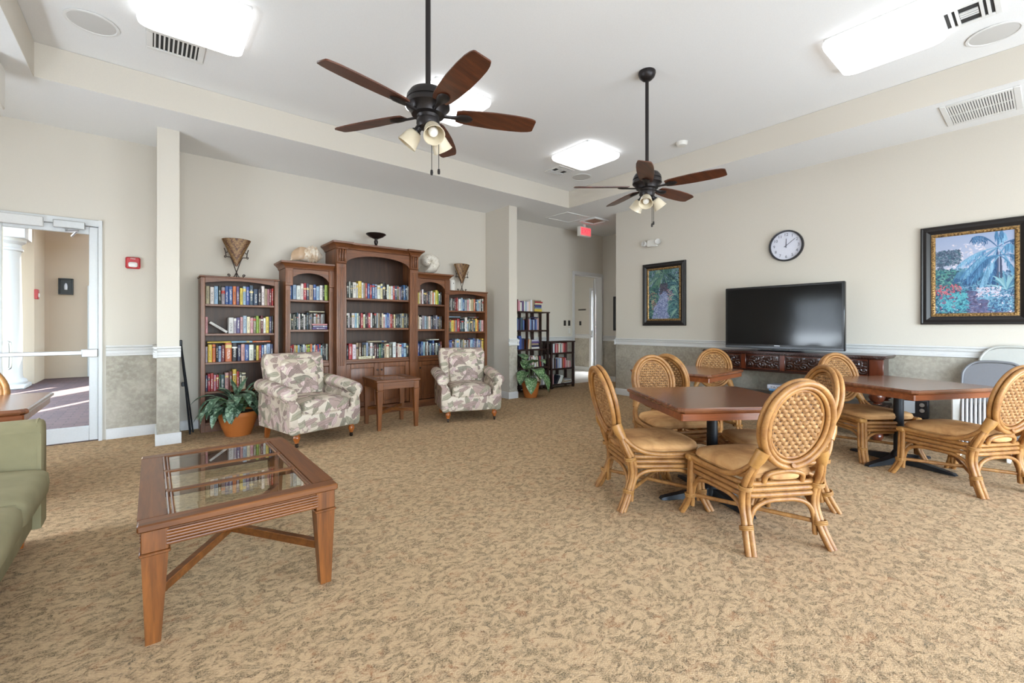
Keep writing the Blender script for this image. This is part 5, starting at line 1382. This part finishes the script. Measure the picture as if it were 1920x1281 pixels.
def hand(a, l, w, y, nm):
    m = MB(); d = Vector((math.sin(a), 0, math.cos(a))); n = Vector((math.cos(a), 0, -math.sin(a)))
    vs = []
    for yy in (y, y - .002):
        for q_, k_ in ((-.028, 1), (l, .7)):
            for s_ in (-1, 1): p = d * q_ + n * (w * k_ * s_); vs.append((p.x, yy, p.z))
    m.add(vs, [(0, 1, 3, 2), (4, 6, 7, 5), (0, 2, 6, 4), (1, 5, 7, 3), (0, 4, 5, 1), (2, 3, 7, 6)]); m.build(nm, INK, t)
hand(R(2), .095, .005, -.017, 'hour_hand'); hand(R(52), .142, .0036, -.020, 'minute_hand')

# ------------------------------------------------------------------ framed paintings
FRB = m_plain('black_frame', (32, 29, 29), .45)
GOLD = NT('antique_gold'); GOLD.set(Roughness=.4, Metallic=.55)
n_ = GOLD.noise(GOLD.coord(), 60, 3); GOLD.col(GOLD.ramp(n_.outputs[0], [(.35, lin((88, 64, 36))), (.6, lin((168, 134, 84)))])); GOLD = GOLD.m
def canvas(name, arr, w, h, parent):
    nz_, nx_ = arr.shape[:2]
    xs = np.linspace(-w / 2, w / 2, nx_); zs = np.linspace(h / 2, -h / 2, nz_)
    vs = [(x, 0, z) for z in zs for x in xs]
    fs = [(j * nx_ + i, j * nx_ + i + 1, (j + 1) * nx_ + i + 1, (j + 1) * nx_ + i) for j in range(nz_ - 1) for i in range(nx_ - 1)]
    me = bpy.data.meshes.new(name); me.from_pydata(vs, [], fs)
    at = me.color_attributes.new('paint', 'FLOAT_COLOR', 'POINT')
    a = np.clip(arr, 0, 255) / 255.0; gm = a.mean(2, keepdims=True); a = (a * .86 + gm * .14) * .90; a = np.where(a <= .04045, a / 12.92, ((a + .055) / 1.055) ** 2.4)
    at.data.foreach_set('color', np.concatenate([a, np.ones(a.shape[:2] + (1,))], 2).astype(np.float32).ravel())
    t = NT('oil_paint'); an = t.n('ShaderNodeVertexColor'); an.layer_name = 'paint'; t.l(an.outputs[0], t.p.inputs['Base Color']); t.set(Roughness=.4)
    me.materials.append(t.m); o = bpy.data.objects.new(name, me); COL.objects.link(o); o.parent = parent; o.location = (0, -.022, 0); return o
def picture(label, y, z, w, h, b, arr):
    t = thing('framed_painting', label, 'painting', (XT, y, z), -PI / 2)
    hw, hh = w / 2, h / 2
    def fr_(m, prof, ox, oz):
        rings = []
        for o, d in prof: rings.append([(-ox + o, -d, -oz + o), (ox - o, -d, -oz + o), (ox - o, -d, oz - o), (-ox + o, -d, oz - o)])
        m.loft(rings, caps=False)
    m = MB(); fr_(m, [(0, 0), (0, .035), (.012, .042), (.022, .036), (.05, .05), (b - .04, .026), (b - .034, .026), (b - .034, 0)], hw, hh); m.build('outer_frame', FRB, t, sharp=25)
    m = MB(); fr_(m, [(b - .036, .024), (b - .034, .032), (b - .02, .036), (b - .006, .03), (b, .022), (b, .01)], hw, hh); ins = m.build('gilt_liner', GOLD, t, sharp=25)
    m = MB(); k = b - .018; step = .026
    x = -hw + k
    while x < hw - k:
        for s_ in (-1, 1): m.soft(x, -.034, s_ * (hh - k), .009, .007, .012, .8, .8, 8, 5)
        x += step
    zq = -hh + k + step
    while zq < hh - k - .01:
        for s_ in (-1, 1): m.soft(s_ * (hw - k), -.034, zq, .012, .007, .009, .8, .8, 8, 5)
        zq += step
    m.build('beading', GOLD, ins)
    canvas('canvas', arr, w - 2 * b + .004, h - 2 * b + .004, t)
# brush-stroke raster for the two garden scenes
def strokes_init(w, h, top, bot):
    k = np.linspace(0, 1, h)[:, None, None]; return (np.array(top) * (1 - k) + np.array(bot) * k) * np.ones((h, w, 1))
def stroke(A, p0, p1, p2, wd, c, al=.9):
    h, w = A.shape[:2]; n = int(max(6, (abs(p2[0] - p0[0]) + abs(p2[1] - p0[1])) * max(w, h) * 1.2))
    for i in range(n + 1):
        u = i / n; x = ((1 - u) ** 2 * p0[0] + 2 * u * (1 - u) * p1[0] + u * u * p2[0]) * w; y = ((1 - u) ** 2 * p0[1] + 2 * u * (1 - u) * p1[1] + u * u * p2[1]) * h
        r = max(.55, wd * w * math.sin(PI * (.12 + .86 * u)))
        x0, x1, y0, y1 = int(max(0, x - r)), int(min(w, x + r + 1)), int(max(0, y - r)), int(min(h, y + r + 1))
        if x1 > x0 and y1 > y0: A[y0:y1, x0:x1] = A[y0:y1, x0:x1] * (1 - al) + np.array(c) * al
def blobs(A, rg, n, box, sz, cols, al=.85):
    for _ in range(n):
        x = rg.uniform(box[0], box[1]); y = rg.uniform(box[2], box[3]); a = rg.uniform(0, 2 * PI); l = sz * rg.uniform(.5, 1.3)
        c = np.array(cols[rg.randint(len(cols))]) + rg.uniform(-14, 14)
        stroke(A, (x, y), (x + math.cos(a) * l * .5 + rg.uniform(-.01, .01), y + math.sin(a) * l * .5), (x + math.cos(a) * l, y + math.sin(a) * l * .6 + .01), sz * .16, c, al)
def fronds(A, rg, c0, n, L, cols, droop=.5, spread=(0, 2 * PI), wd=.008, leaf=True):
    for i in range(n):
        a = rg.uniform(*spread); l = L * rg.uniform(.7, 1.1); c = np.array(cols[rg.randint(len(cols))]) + rg.uniform(-12, 12)
        p1 = (c0[0] + math.cos(a) * l * .6, c0[1] + math.sin(a) * l * .5 - .03); p2 = (c0[0] + math.cos(a) * l, c0[1] + math.sin(a) * l * .7 + droop * l * .6)
        stroke(A, c0, p1, p2, wd, c)
        if leaf:
            for k in range(7, 20):
                u = k / 20; x = (1 - u) ** 2 * c0[0] + 2 * u * (1 - u) * p1[0] + u * u * p2[0]; y = (1 - u) ** 2 * c0[1] + 2 * u * (1 - u) * p1[1] + u * u * p2[1]
                for s_ in (-1, 1): stroke(A, (x, y), (x + .02 * math.cos(a) + .012 * s_, y + .03), (x + .03 * math.cos(a) + .02 * s_, y + .075 + rg.uniform(-.02, .02)), wd * .55, c + rg.uniform(-26, 26), .8)
rg = np.random.RandomState(11)
A = strokes_init(230, 335, (158, 176, 214), (222, 212, 226))
blobs(A, rg, 120, (.2, .7, .12, .5), .05, [(214, 210, 226), (196, 200, 226), (230, 220, 228)], .4)
blobs(A, rg, 900, (-.03, .33, .19, .36), .035, [(88, 108, 136), (62, 82, 112), (124, 142, 164), (58, 104, 124)])
blobs(A, rg, 60, (.05, .12, .34, .48), .03, [(70, 92, 118)])
blobs(A, rg, 1300, (-.05, .36, .44, .72), .045, [(48, 110, 128), (60, 136, 134), (36, 80, 108), (84, 150, 146), (36, 64, 98), (100, 166, 150)])
blobs(A, rg, 1300, (.34, 1.02, .50, .78), .045, [(70, 134, 172), (50, 98, 144), (96, 160, 188), (36, 74, 116), (120, 160, 196)])
fronds(A, rg, (.44, .52), 16, .17, [(70, 130, 168), (46, 98, 144), (100, 156, 186)], .35, (-PI, 0), .004)
fronds(A, rg, (.60, .56), 14, .17, [(60, 120, 160), (40, 90, 140)], .35, (-PI, 0), .004)
stroke(A, (.80, .26), (.79, .5), (.80, .72), .016, (66, 84, 120)); stroke(A, (.83, .26), (.84, .5), (.84, .7), .012, (54, 72, 108))
fronds(A, rg, (.80, .20), 15, .50, [(64, 126, 178), (44, 98, 150), (104, 164, 204), (36, 78, 126)], .38, wd=.006)
fronds(A, rg, (.82, .30), 11, .36, [(74, 140, 188), (48, 104, 154), (120, 174, 210)], .7, wd=.006)
fronds(A, rg, (.9, .72), 18, .28, [(84, 150, 180), (56, 112, 152), (130, 182, 196)], .05, (-PI * .95, -PI * .05), .008, False)
for y in np.linspace(.74, 1.0, 60):
    hw_ = .03 + (y - .74) * 1.0; xc = .46 + (y - .74) * .75
    blobs(A, rg, 10, (xc - hw_, xc + hw_, y - .006, y + .006), .06, [(96, 92, 136), (78, 74, 112), (122, 116, 152), (84, 98, 142)])
blobs(A, rg, 900, (-.03, .40, .70, 1.01), .04, [(40, 108, 140), (32, 80, 118), (60, 140, 156), (26, 60, 98), (80, 160, 170)])
blobs(A, rg, 110, (.0, .34, .63, .76), .022, [(206, 84, 104), (226, 108, 120), (186, 72, 100)])
blobs(A, rg, 50, (.08, .3, .76, .92), .04, [(150, 84, 128), (176, 96, 130)])
for _ in range(34): x, y = rg.uniform(.06, .42), rg.uniform(.74, .95); blobs(A, rg, 9, (x - .016, x + .016, y - .01, y + .01), .035, [(70, 172, 190), (44, 136, 164), (90, 184, 196)])
blobs(A, rg, 130, (.54, .84, .68, .79), .024, [(206, 206, 226), (222, 190, 206), (176, 196, 222)])
blobs(A, rg, 420, (.70, 1.02, .80, .97), .035, [(84, 146, 184), (58, 110, 156), (40, 78, 122), (120, 176, 200)])
fronds(A, rg, (.68, .84), 10, .14, [(120, 176, 206), (84, 146, 186)], .2, (-PI * .95, -PI * .05), .006, False)
P2 = A
rg = np.random.RandomState(5)
A = strokes_init(190, 300, (128, 152, 192), (150, 166, 206))
blobs(A, rg, 1300, (-.05, 1.02, .0, .36), .05, [(76, 128, 124), (50, 94, 104), (104, 150, 132), (38, 72, 90), (128, 156, 176)])
fronds(A, rg, (.5, .12), 26, .42, [(96, 142, 118), (66, 112, 106), (130, 164, 134), (46, 84, 92)], .6, wd=.006)
blobs(A, rg, 220, (.38, .64, .28, .50), .04, [(78, 72, 92), (104, 86, 104), (54, 54, 78)])
blobs(A, rg, 1300, (-.05, .34, .34, 1.01), .05, [(60, 112, 112), (40, 80, 100), (100, 152, 130), (32, 64, 88)])
blobs(A, rg, 1300, (.66, 1.02, .24, 1.01), .05, [(66, 124, 128), (44, 86, 112), (108, 160, 142), (32, 68, 94)])
for yy in (.40, .55, .70, .85):
    fronds(A, rg, (.06, yy), 12, .30, [(126, 176, 142), (78, 134, 118), (52, 98, 104)], .4, (-.9, 1.0), .010, False); fronds(A, rg, (.95, yy - .04), 12, .32, [(136, 180, 160), (80, 138, 142), (48, 96, 116)], .4, (PI * .7, PI * 1.35), .010, False)
for y in np.linspace(.48, 1.0, 60):
    hw_ = .07 + (y - .48) * .42; xc = .5 - (y - .48) * .25 + .05 * math.sin(y * 14)
    blobs(A, rg, 14, (xc - hw_, xc + hw_, y - .01, y + .01), .05, [(126, 140, 190), (150, 164, 210), (104, 116, 168), (176, 188, 224)], .8)
blobs(A, rg, 40, (.0, .25, .44, .8), .03, [(206, 140, 120), (222, 156, 130)]); blobs(A, rg, 40, (.64, .8, .42, .62), .03, [(216, 140, 150), (230, 170, 160), (180, 130, 180)])
P1 = A
picture('smaller tropical path painting in black frame, left of the clock', 4.156, 1.813, .802, 1.066, .118, P1)
picture('larger blue palm garden painting in black and gold frame, right of the television', .522, 1.823, .82, 1.077, .122, P2)
t = thing('hall_picture', 'dark framed picture edge on the hall end wall beside the corner', 'picture', (8.22, 6.12, 1.56), -PI / 2)
MB().box(-.24, .24, -.03, 0, -.39, .39, .006).build('frame', FRB, t); MB().box(-.19, .19, -.034, -.03, -.34, .34).build('print', m_plain('dark_print', (60, 62, 60), .4), t)

# ------------------------------------------------------------------ ornaments on the bookcases
VB = NT('patterned_bronze_ceramic'); VB.set(Roughness=.45, Metallic=.25)
o_ = VB.sep(VB.coord()); vv = VB.math('ADD', VB.math('MULTIPLY', VB.math('ABSOLUTE', o_[0]), 1.75), VB.math('MULTIPLY', o_[2], -1.0))
st = VB.ramp(VB.math('FRACT', VB.math('MULTIPLY', vv, 9.0)), [(0, lin((60, 36, 25))), (.12, lin((92, 62, 40))), (.3, lin((118, 88, 55))), (.55, lin((108, 78, 48))), (.8, lin((96, 60, 40))), (1, lin((66, 40, 28)))])
nn = VB.noise(VB.coord(), 70, 3); VB.col(VB.mix(VB.math('MULTIPLY', VB.ramp(nn.outputs[0], [(.48, g3(0)), (.6, g3(1))]), .5), st, lin((158, 126, 78)))); VB = VB.m
IRON = m_plain('wrought_iron', (54, 42, 36), .5, .5)
def vase(label, x, y, z, s_):
    t = thing('fan_vase', label, 'vase', (x, y, z), R(-3), 'fan vases on iron stands')
    t.scale = (s_, s_, s_)
    m = MB(); rg_ = []
    for u in np.linspace(0, 1, 8):
        zz = .135 + .335 * u; w = .010 + .142 * u; d = .012 + .038 * u
        rg_.append([(w * math.cos(a), d * math.sin(a), zz + .018 * u * (math.cos(a) ** 2) * 0 - .018 * u * (1 - abs(math.sin(a)))) for a in [2 * PI * i / 28 for i in range(28)]])
    for k_, zz in ((.93, .0), (.86, -.03)): rg_.append([(p[0] * k_, p[1] * k_, p[2] + zz) for p in rg_[7]])
    m.loft(rg_); m.build('vessel', VB, t)
    m = MB()
    for sx in (-1, 1):
        m.tube(bez([(sx * .075, 0, .012), (sx * .088, 0, .03), (sx * .075, 0, .038), (sx * .066, 0, .024), (sx * .07, 0, .006), (sx * .03, 0, .004), (-sx * .004, 0, .075), (-sx * .03, .0, .16), (-sx * .058, 0, .235), (-sx * .085, 0, .245), (-sx * .105, 0, .25), (-sx * .112, 0, .30), (-sx * .125, 0, .345)], 5), .0055, 6)
        m.tube(bez([(sx * .105, 0, .25), (sx * .122, 0, .252), (sx * .118, 0, .235), (sx * .104, 0, .238)], 5), .005, 6); m.tube(bez([(sx * .112, 0, .30), (sx * .098, 0, .295), (sx * .09, 0, .31)], 4), .0045, 6)
    for sy in (-1, 1): m.tube(bez([(0, sy * .06, .006), (0, sy * .03, .006), (0, 0, .08)], 5), .005, 6)
    m.build('scroll_stand', IRON, t); return t
vase('fan shaped bronze vase on an iron scroll stand atop the left end bookcase', .83, 6.50, 1.880, 1.04)
vase('fan shaped bronze vase on an iron scroll stand atop the right end bookcase', 4.20, 6.52, 1.880, 1.02)
t = thing('compote_bowl', 'dark footed bowl on top of the tall hutch', 'bowl', (2.575, 6.33, 2.425))
MB().lathe([(0, 0), (.07, 0), (.062, .012), (.03, .03), (.018, .05), (.026, .07), (.03, .095), (.02, .12), (.024, .135), (0, .14)], 28).build('foot', m_plain('dark_bowl', (42, 32, 30), .3, .3), t)
MB().lathe([(0, .135), (.04, .138), (.10, .165), (.145, .20), (.142, .207), (.09, .178), (.03, .152), (0, .15)], 36).build('bowl', m_plain('dark_bowl_rim', (46, 36, 33), .28, .3), t)
SHELL = NT('sea_shell'); SHELL.set(Roughness=.35)
nn = SHELL.noise(SHELL.coord(), 14, 4, .6, 1.0); SHELL.col(SHELL.ramp(nn.outputs[0], [(.3, lin((164, 132, 104))), (.45, lin((208, 186, 160))), (.6, lin((228, 220, 206))), (.75, lin((180, 150, 122)))])); SHELL = SHELL.m
t = thing('spiked_sea_shell', 'large brown and white spiked sea shell atop the left arched bookcase', 'sea shell', (1.67, 6.46, 2.225), R(4))
m = MB(); rg_ = []
for u in np.linspace(0, 1, 30):
    x = -.235 + .43 * u; rad = .004 + .105 * math.sin(PI * min(1, u ** 1.25 * .78 + .02)) * (1 if u < .8 else max(.05, 1 - (u - .8) * 4.2)); row_ = []
    for i in range(28):
        a = 2 * PI * i / 28; k_ = 1 + .10 * math.sin(u * 60) * (u > .45) + .16 * max(0, math.sin(a * 5 + u * 8)) * math.exp(-((u - .62) / .12) ** 2)
        row_.append((x, rad * k_ * .95 * math.cos(a), rad * k_ * math.sin(a) + .012 + .03 * math.sin(PI * u) - .085 * (1 - u) ** 2))
    rg_.append(row_)
m.loft(rg_); m.build('body', SHELL, t, sharp=70)
m = MB(); rg_ = []
for u in np.linspace(0, 1, 14):
    x = -.23 + .26 * u; hgt = .10 * math.sin(PI * u) ** .7
    rg_.append([(x, -.06 * math.sin(PI * u) + .0, -.075 + .05 * u), (x + .005, -.075 * math.sin(PI * u) - .01, -.02 + .06 * u), (x + .02, -.02, .03 + hgt * .9), (x + .012, .0, .022 + hgt * .9), (x, -.02, -.02 + .05 * u)])
m.loft(rg_, closed=True); m.build('flared_lip', m_plain('shell_lip', (190, 160, 130), .3), t, sharp=70)
WSH = NT('white_ribbed_shell'); WSH.set(Roughness=.3)
wv = WSH.n('ShaderNodeTexWave', wave_type='RINGS'); WSH.l(WSH.coord(), wv.inputs[0]); wv.inputs['Scale'].default_value = 16
vo = WSH.vor(WSH.coord(), 26); c_ = WSH.mix(WSH.ramp(vo.outputs[0], [(.14, g3(1)), (.2, g3(0))]), lin((224, 218, 206)), lin((128, 96, 78)))
WSH.col(WSH.mix(WSH.math('MULTIPLY', wv.outputs[1], .18), c_, lin((180, 164, 146)))); WSH = WSH.m
t = thing('round_sea_shell', 'round white speckled sea shell atop the right arched bookcase', 'sea shell', (3.50, 6.46, 2.315), R(0))
m = MB(); rg_ = []
for j in range(46):
    u = j / 45; a = u * 3.3 * PI; R_ = .012 + .115 * u ** 1.2; rad = .04 + .18 * u ** 1.2; row_ = []
    for i in range(18):
        b_ = 2 * PI * i / 18; k_ = 1 + .05 * math.sin(j * 1.9)
        rr = R_ + rad * k_ * .62 * math.cos(b_)
        row_.append((rr * math.cos(-a + 2.0) * .88, rad * k_ * .85 * math.sin(b_) - .06 * (1 - u), rr * math.sin(-a + 2.0) * .8 + .0))
    rg_.append(row_)
m.loft(rg_); so_ = m.build('spiral_body', WSH, t, sharp=70)
t = thing('white_canister', 'small white canister beside the right vase, atop the right end bookcase', 'canister', (3.985, 6.50, 1.873))
MB().lathe([(0, 0), (.052, 0), (.055, .01), (.055, .17), (.05, .185), (0, .187)], 28).build('body', WHITEPL, t)
MB().box(-.008, .008, -.058, -.053, .12, .135, .002).build('indicator', DKPL, t)

# ------------------------------------------------------------------ plants
def leaf_mb(m, base, direc, up_, L, W, droop, fold=.25, n=9):
    """one broad pointed leaf along a drooping curve, with midrib fold and thickness"""
    d = Vector(direc).normalized(); p = Vector(base); side = d.cross(Vector((0, 0, 1)))
    side = side.normalized() if side.length > 1e-3 else Vector((1, 0, 0)); pts = []; cur = d.copy()
    for i in range(n + 1):
        u = i / n; w = W * (math.sin(PI * min(1, (u * .96 + .04)) ** .78) ** .85) if 0 < u < 1 else .0015
        nrm = side.cross(cur).normalized(); pts.append((p.copy(), w, nrm))
        p = p + cur * (L / n); cur = (cur + Vector((0, 0, -1)) * droop / n * (1 + u)).normalized()
    vs = []; fs = []
    for q_, w, nr in pts:
        for s_ in (-1, -.5, 0, .5, 1): vs.append(tuple(q_ + side * (w * s_) + nr * (fold * w * (abs(s_) - .1))))
    b = len(vs)
    for q_, w, nr in pts:
        for s_ in (-1, -.5, 0, .5, 1): vs.append(tuple(q_ + side * (w * s_) + nr * (fold * w * (abs(s_) - .1) - .0012)))
    for i in range(n):
        for k in range(4):
            a = i * 5 + k; fs.append((a, a + 1, a + 6, a + 5)); fs.append((b + a, b + a + 5, b + a + 6, b + a + 1))
    m.add(vs, fs)
def plant(name, label, loc, pot_prof, soil_z, soil_r, leaves, mat, lname='foliage'):
    t = thing(name, label, 'plant', loc)
    MB().lathe(pot_prof, 40).build('pot', TERRA, t)
    MB().lathe([(0, soil_z - .03), (soil_r, soil_z - .03), (soil_r, soil_z), (soil_r * .5, soil_z + .01), (0, soil_z + .012)], 24).build('soil', SOIL, t)
    m = MB(); st_ = MB()
    for base, tip, d, L, W, dr in leaves:
        st_.tube(bez([base, ((base[0] + tip[0]) / 2, (base[1] + tip[1]) / 2, (base[2] + tip[2]) / 2 + .03), tip], 4), .0055, 5)
        leaf_mb(m, tip, d, None, L, W, dr)
    m.build('foliage', mat, t, sharp=80, recalc=False); st_.build('stems', m_plain(name + '_stem', (92, 116, 72), .5), t); return t
rn = random.Random(4)
lv = []
for i in range(46):
    a = rn.uniform(0, 2 * PI) if i > 20 else rn.uniform(R(140), R(265))
    rr = rn.uniform(.05, .20); hgt = rn.uniform(.30, .50); b = (rn.uniform(-.06, .06), rn.uniform(-.06, .06), .25)
    tip = (b[0] + math.cos(a) * rr, b[1] + math.sin(a) * rr, hgt)
    bk_ = .45 if math.sin(a) > .15 else 1.0
    tip = (b[0] + math.cos(a) * rr * (bk_ + 1) / 2, b[1] + math.sin(a) * rr * bk_, hgt)
    lv.append((b, tip, (math.cos(a), math.sin(a) * bk_ * bk_, rn.uniform(-.1, .55) + (.8 if bk_ < 1 else 0)), rn.uniform(.20, .29) * (.8 if bk_ < 1 else 1), rn.uniform(.036, .05), rn.uniform(.9, 2.1) * bk_))
for a, h_, L in ((R(200), .40, .30), (R(225), .36, .30), (R(250), .38, .26), (R(215), .46, .3), (R(185), .44, .28)):
    lv.append(((0, 0, .25), (math.cos(a) * .22, math.sin(a) * .22, h_), (math.cos(a), math.sin(a), -.1), L, .052, 2.2))
for a in (R(8), R(340), R(350)):
    lv.append(((0, 0, .25), (math.cos(a) * .1, math.sin(a) * .08, .46), (math.cos(a) * .6, math.sin(a) * .5, .8), .24, .04, .7))
pp = [(0, 0), (.125, 0), (.13, .01), (.165, .1), (.192, .19), (.2, .225), (.212, .228), (.218, .25), (.216, .275), (.205, .282), (.195, .275), (.19, .24), (.0, .24)]
plant('potted_plant', 'bushy silver green plant in a wide terracotta pot beside the left armchair', (.785, 6.02, 0), pp, .262, .192, lv, LEAF1)
rn = random.Random(9); lv = []
for a, h_, L, W, d_, el in ((R(200), .46, .34, .085, 1.9, .15), (R(255), .50, .33, .09, 1.5, .3), (R(290), .42, .38, .095, 2.6, .0), (R(320), .38, .38, .09, 2.7, -.1), (R(95), .66, .26, .085, .8, .8), (R(212), .60, .30, .085, 1.3, .5), (R(230), .36, .34, .08, 2.6, .0), (R(60), .5, .3, .08, 1.2, .5), (R(20), .46, .32, .085, 1.9, .2), (R(270), .62, .26, .075, 1.0, .6), (R(215), .62, .3, .08, 1.0, .6)):
    lv.append(((0, 0, .25), (math.cos(a) * .11, math.sin(a) * .11, h_), (math.cos(a), math.sin(a), el), L * 1.12, W * 1.35, d_))
pp = [(0, 0), (.105, 0), (.112, .012), (.14, .12), (.155, .22), (.165, .225), (.168, .27), (.158, .275), (.148, .24), (0, .24)]
plant('potted_plant', 'big leaved speckled plant in a terracotta pot at foot of the right column', (5.255, 5.90, 0), pp, .255, .148, lv, LEAF2)

t = thing('folded_easel', 'folded black easel leaning on the wall beside the left column', 'easel', (.33, 6.42, 0))
m = MB(); m.tube([(.02, -.04, .0), (-.055, .20, 1.10)], .0085, 8); l = m.build('leg', BLACKM, t)
m = MB(); m.tube([(.055, .06, .0), (-.052, .222, 1.05)], .0085, 8); m.build('leg', BLACKM, t)
m = MB(); m.tube([(.028, -.02, .02), (-.06, .212, 1.04)], .007, 8); m.build('leg', BLACKM, t)
m = MB(); m.box(-.055, -.01, .10, .135, .55, .60, .006); m.box(-.072, -.042, .18, .235, 1.02, 1.10, .006); m.build('clamp', BLACKM, t)

# ------------------------------------------------------------------ light
wd = bpy.data.worlds.new('sky'); S.world = wd; wd.use_nodes = True
nt = wd.node_tree; nt.nodes.clear(); ow = nt.nodes.new('ShaderNodeOutputWorld'); bg = nt.nodes.new('ShaderNodeBackground'); sk = nt.nodes.new('ShaderNodeTexSky')
sk.sky_type = 'NISHITA'; sk.sun_disc = False; sk.sun_elevation = R(45); sk.sun_rotation = R(30); sk.air_density = 1.0; sk.dust_density = 1.5
nt.links.new(sk.outputs[0], bg.inputs[0]); nt.links.new(bg.outputs[0], ow.inputs[0]); bg.inputs[1].default_value = 2.4
sl = bpy.data.lights.new('sun', 'SUN'); so2 = bpy.data.objects.new('sun', sl); COL.objects.link(so2); sl.energy = 30; sl.angle = R(.53); sl.color = (1, .95, .87)
v = Vector((-.5 * math.cos(R(58)), -.866 * math.cos(R(58)), -math.sin(R(58)))); so2.rotation_euler = v.to_track_quat('-Z', 'Y').to_euler()
def daylight_lamp(name, loc, rot, sx, sy, watts, col):
    l = bpy.data.lights.new(name, 'AREA'); l.shape = 'RECTANGLE'; l.size = sx; l.size_y = sy; l.energy = watts; l.color = col
    o = bpy.data.objects.new(name, l); COL.objects.link(o); o.location = loc; o.rotation_euler = rot
DAY = (.80, .90, 1.0)
for a, b_ in RO: daylight_lamp('window_daylight_fill', ((a + b_) / 2, YR - .12, RZ / 2), (PI / 2 + R(22), 0, 0), b_ - a, RZ, 250, DAY)  # area lamps added inside the rear openings to brighten the room
daylight_lamp('window_daylight_fill', (XL - .1, (WY0 + WY1) / 2, (WZ0 + WZ1) / 2), (PI / 2 + R(12), 0, -PI / 2), WY1 - WY0, WZ1 - WZ0, 190, DAY)
daylight_lamp('door_daylight', (BX1 + .25, (EY0 + EY1) / 2, 1.2), (PI / 2, 0, PI / 2), .7, 2.0, 130, DAY)
daylight_lamp('porch_fill', (-4.6, 9.6, 1.7), (PI / 2, 0, -PI / 2), 5.2, 3.2, 420, (.78, .88, 1))  # area lamp added out of view, boosts sky light from the open side
S.cycles.use_denoising = True
S.cycles.max_bounces = 10; S.cycles.diffuse_bounces = 6; S.cycles.glossy_bounces = 4; S.cycles.transparent_max_bounces = 12
S.cycles.sample_clamp_indirect = 8
vs_ = S.view_settings; S.display_settings.display_device = 'sRGB'; vs_.view_transform = 'Standard'; vs_.look = 'None'; vs_.gamma = 1.0; vs_.exposure = -0.06; vs_.use_curve_mapping = False
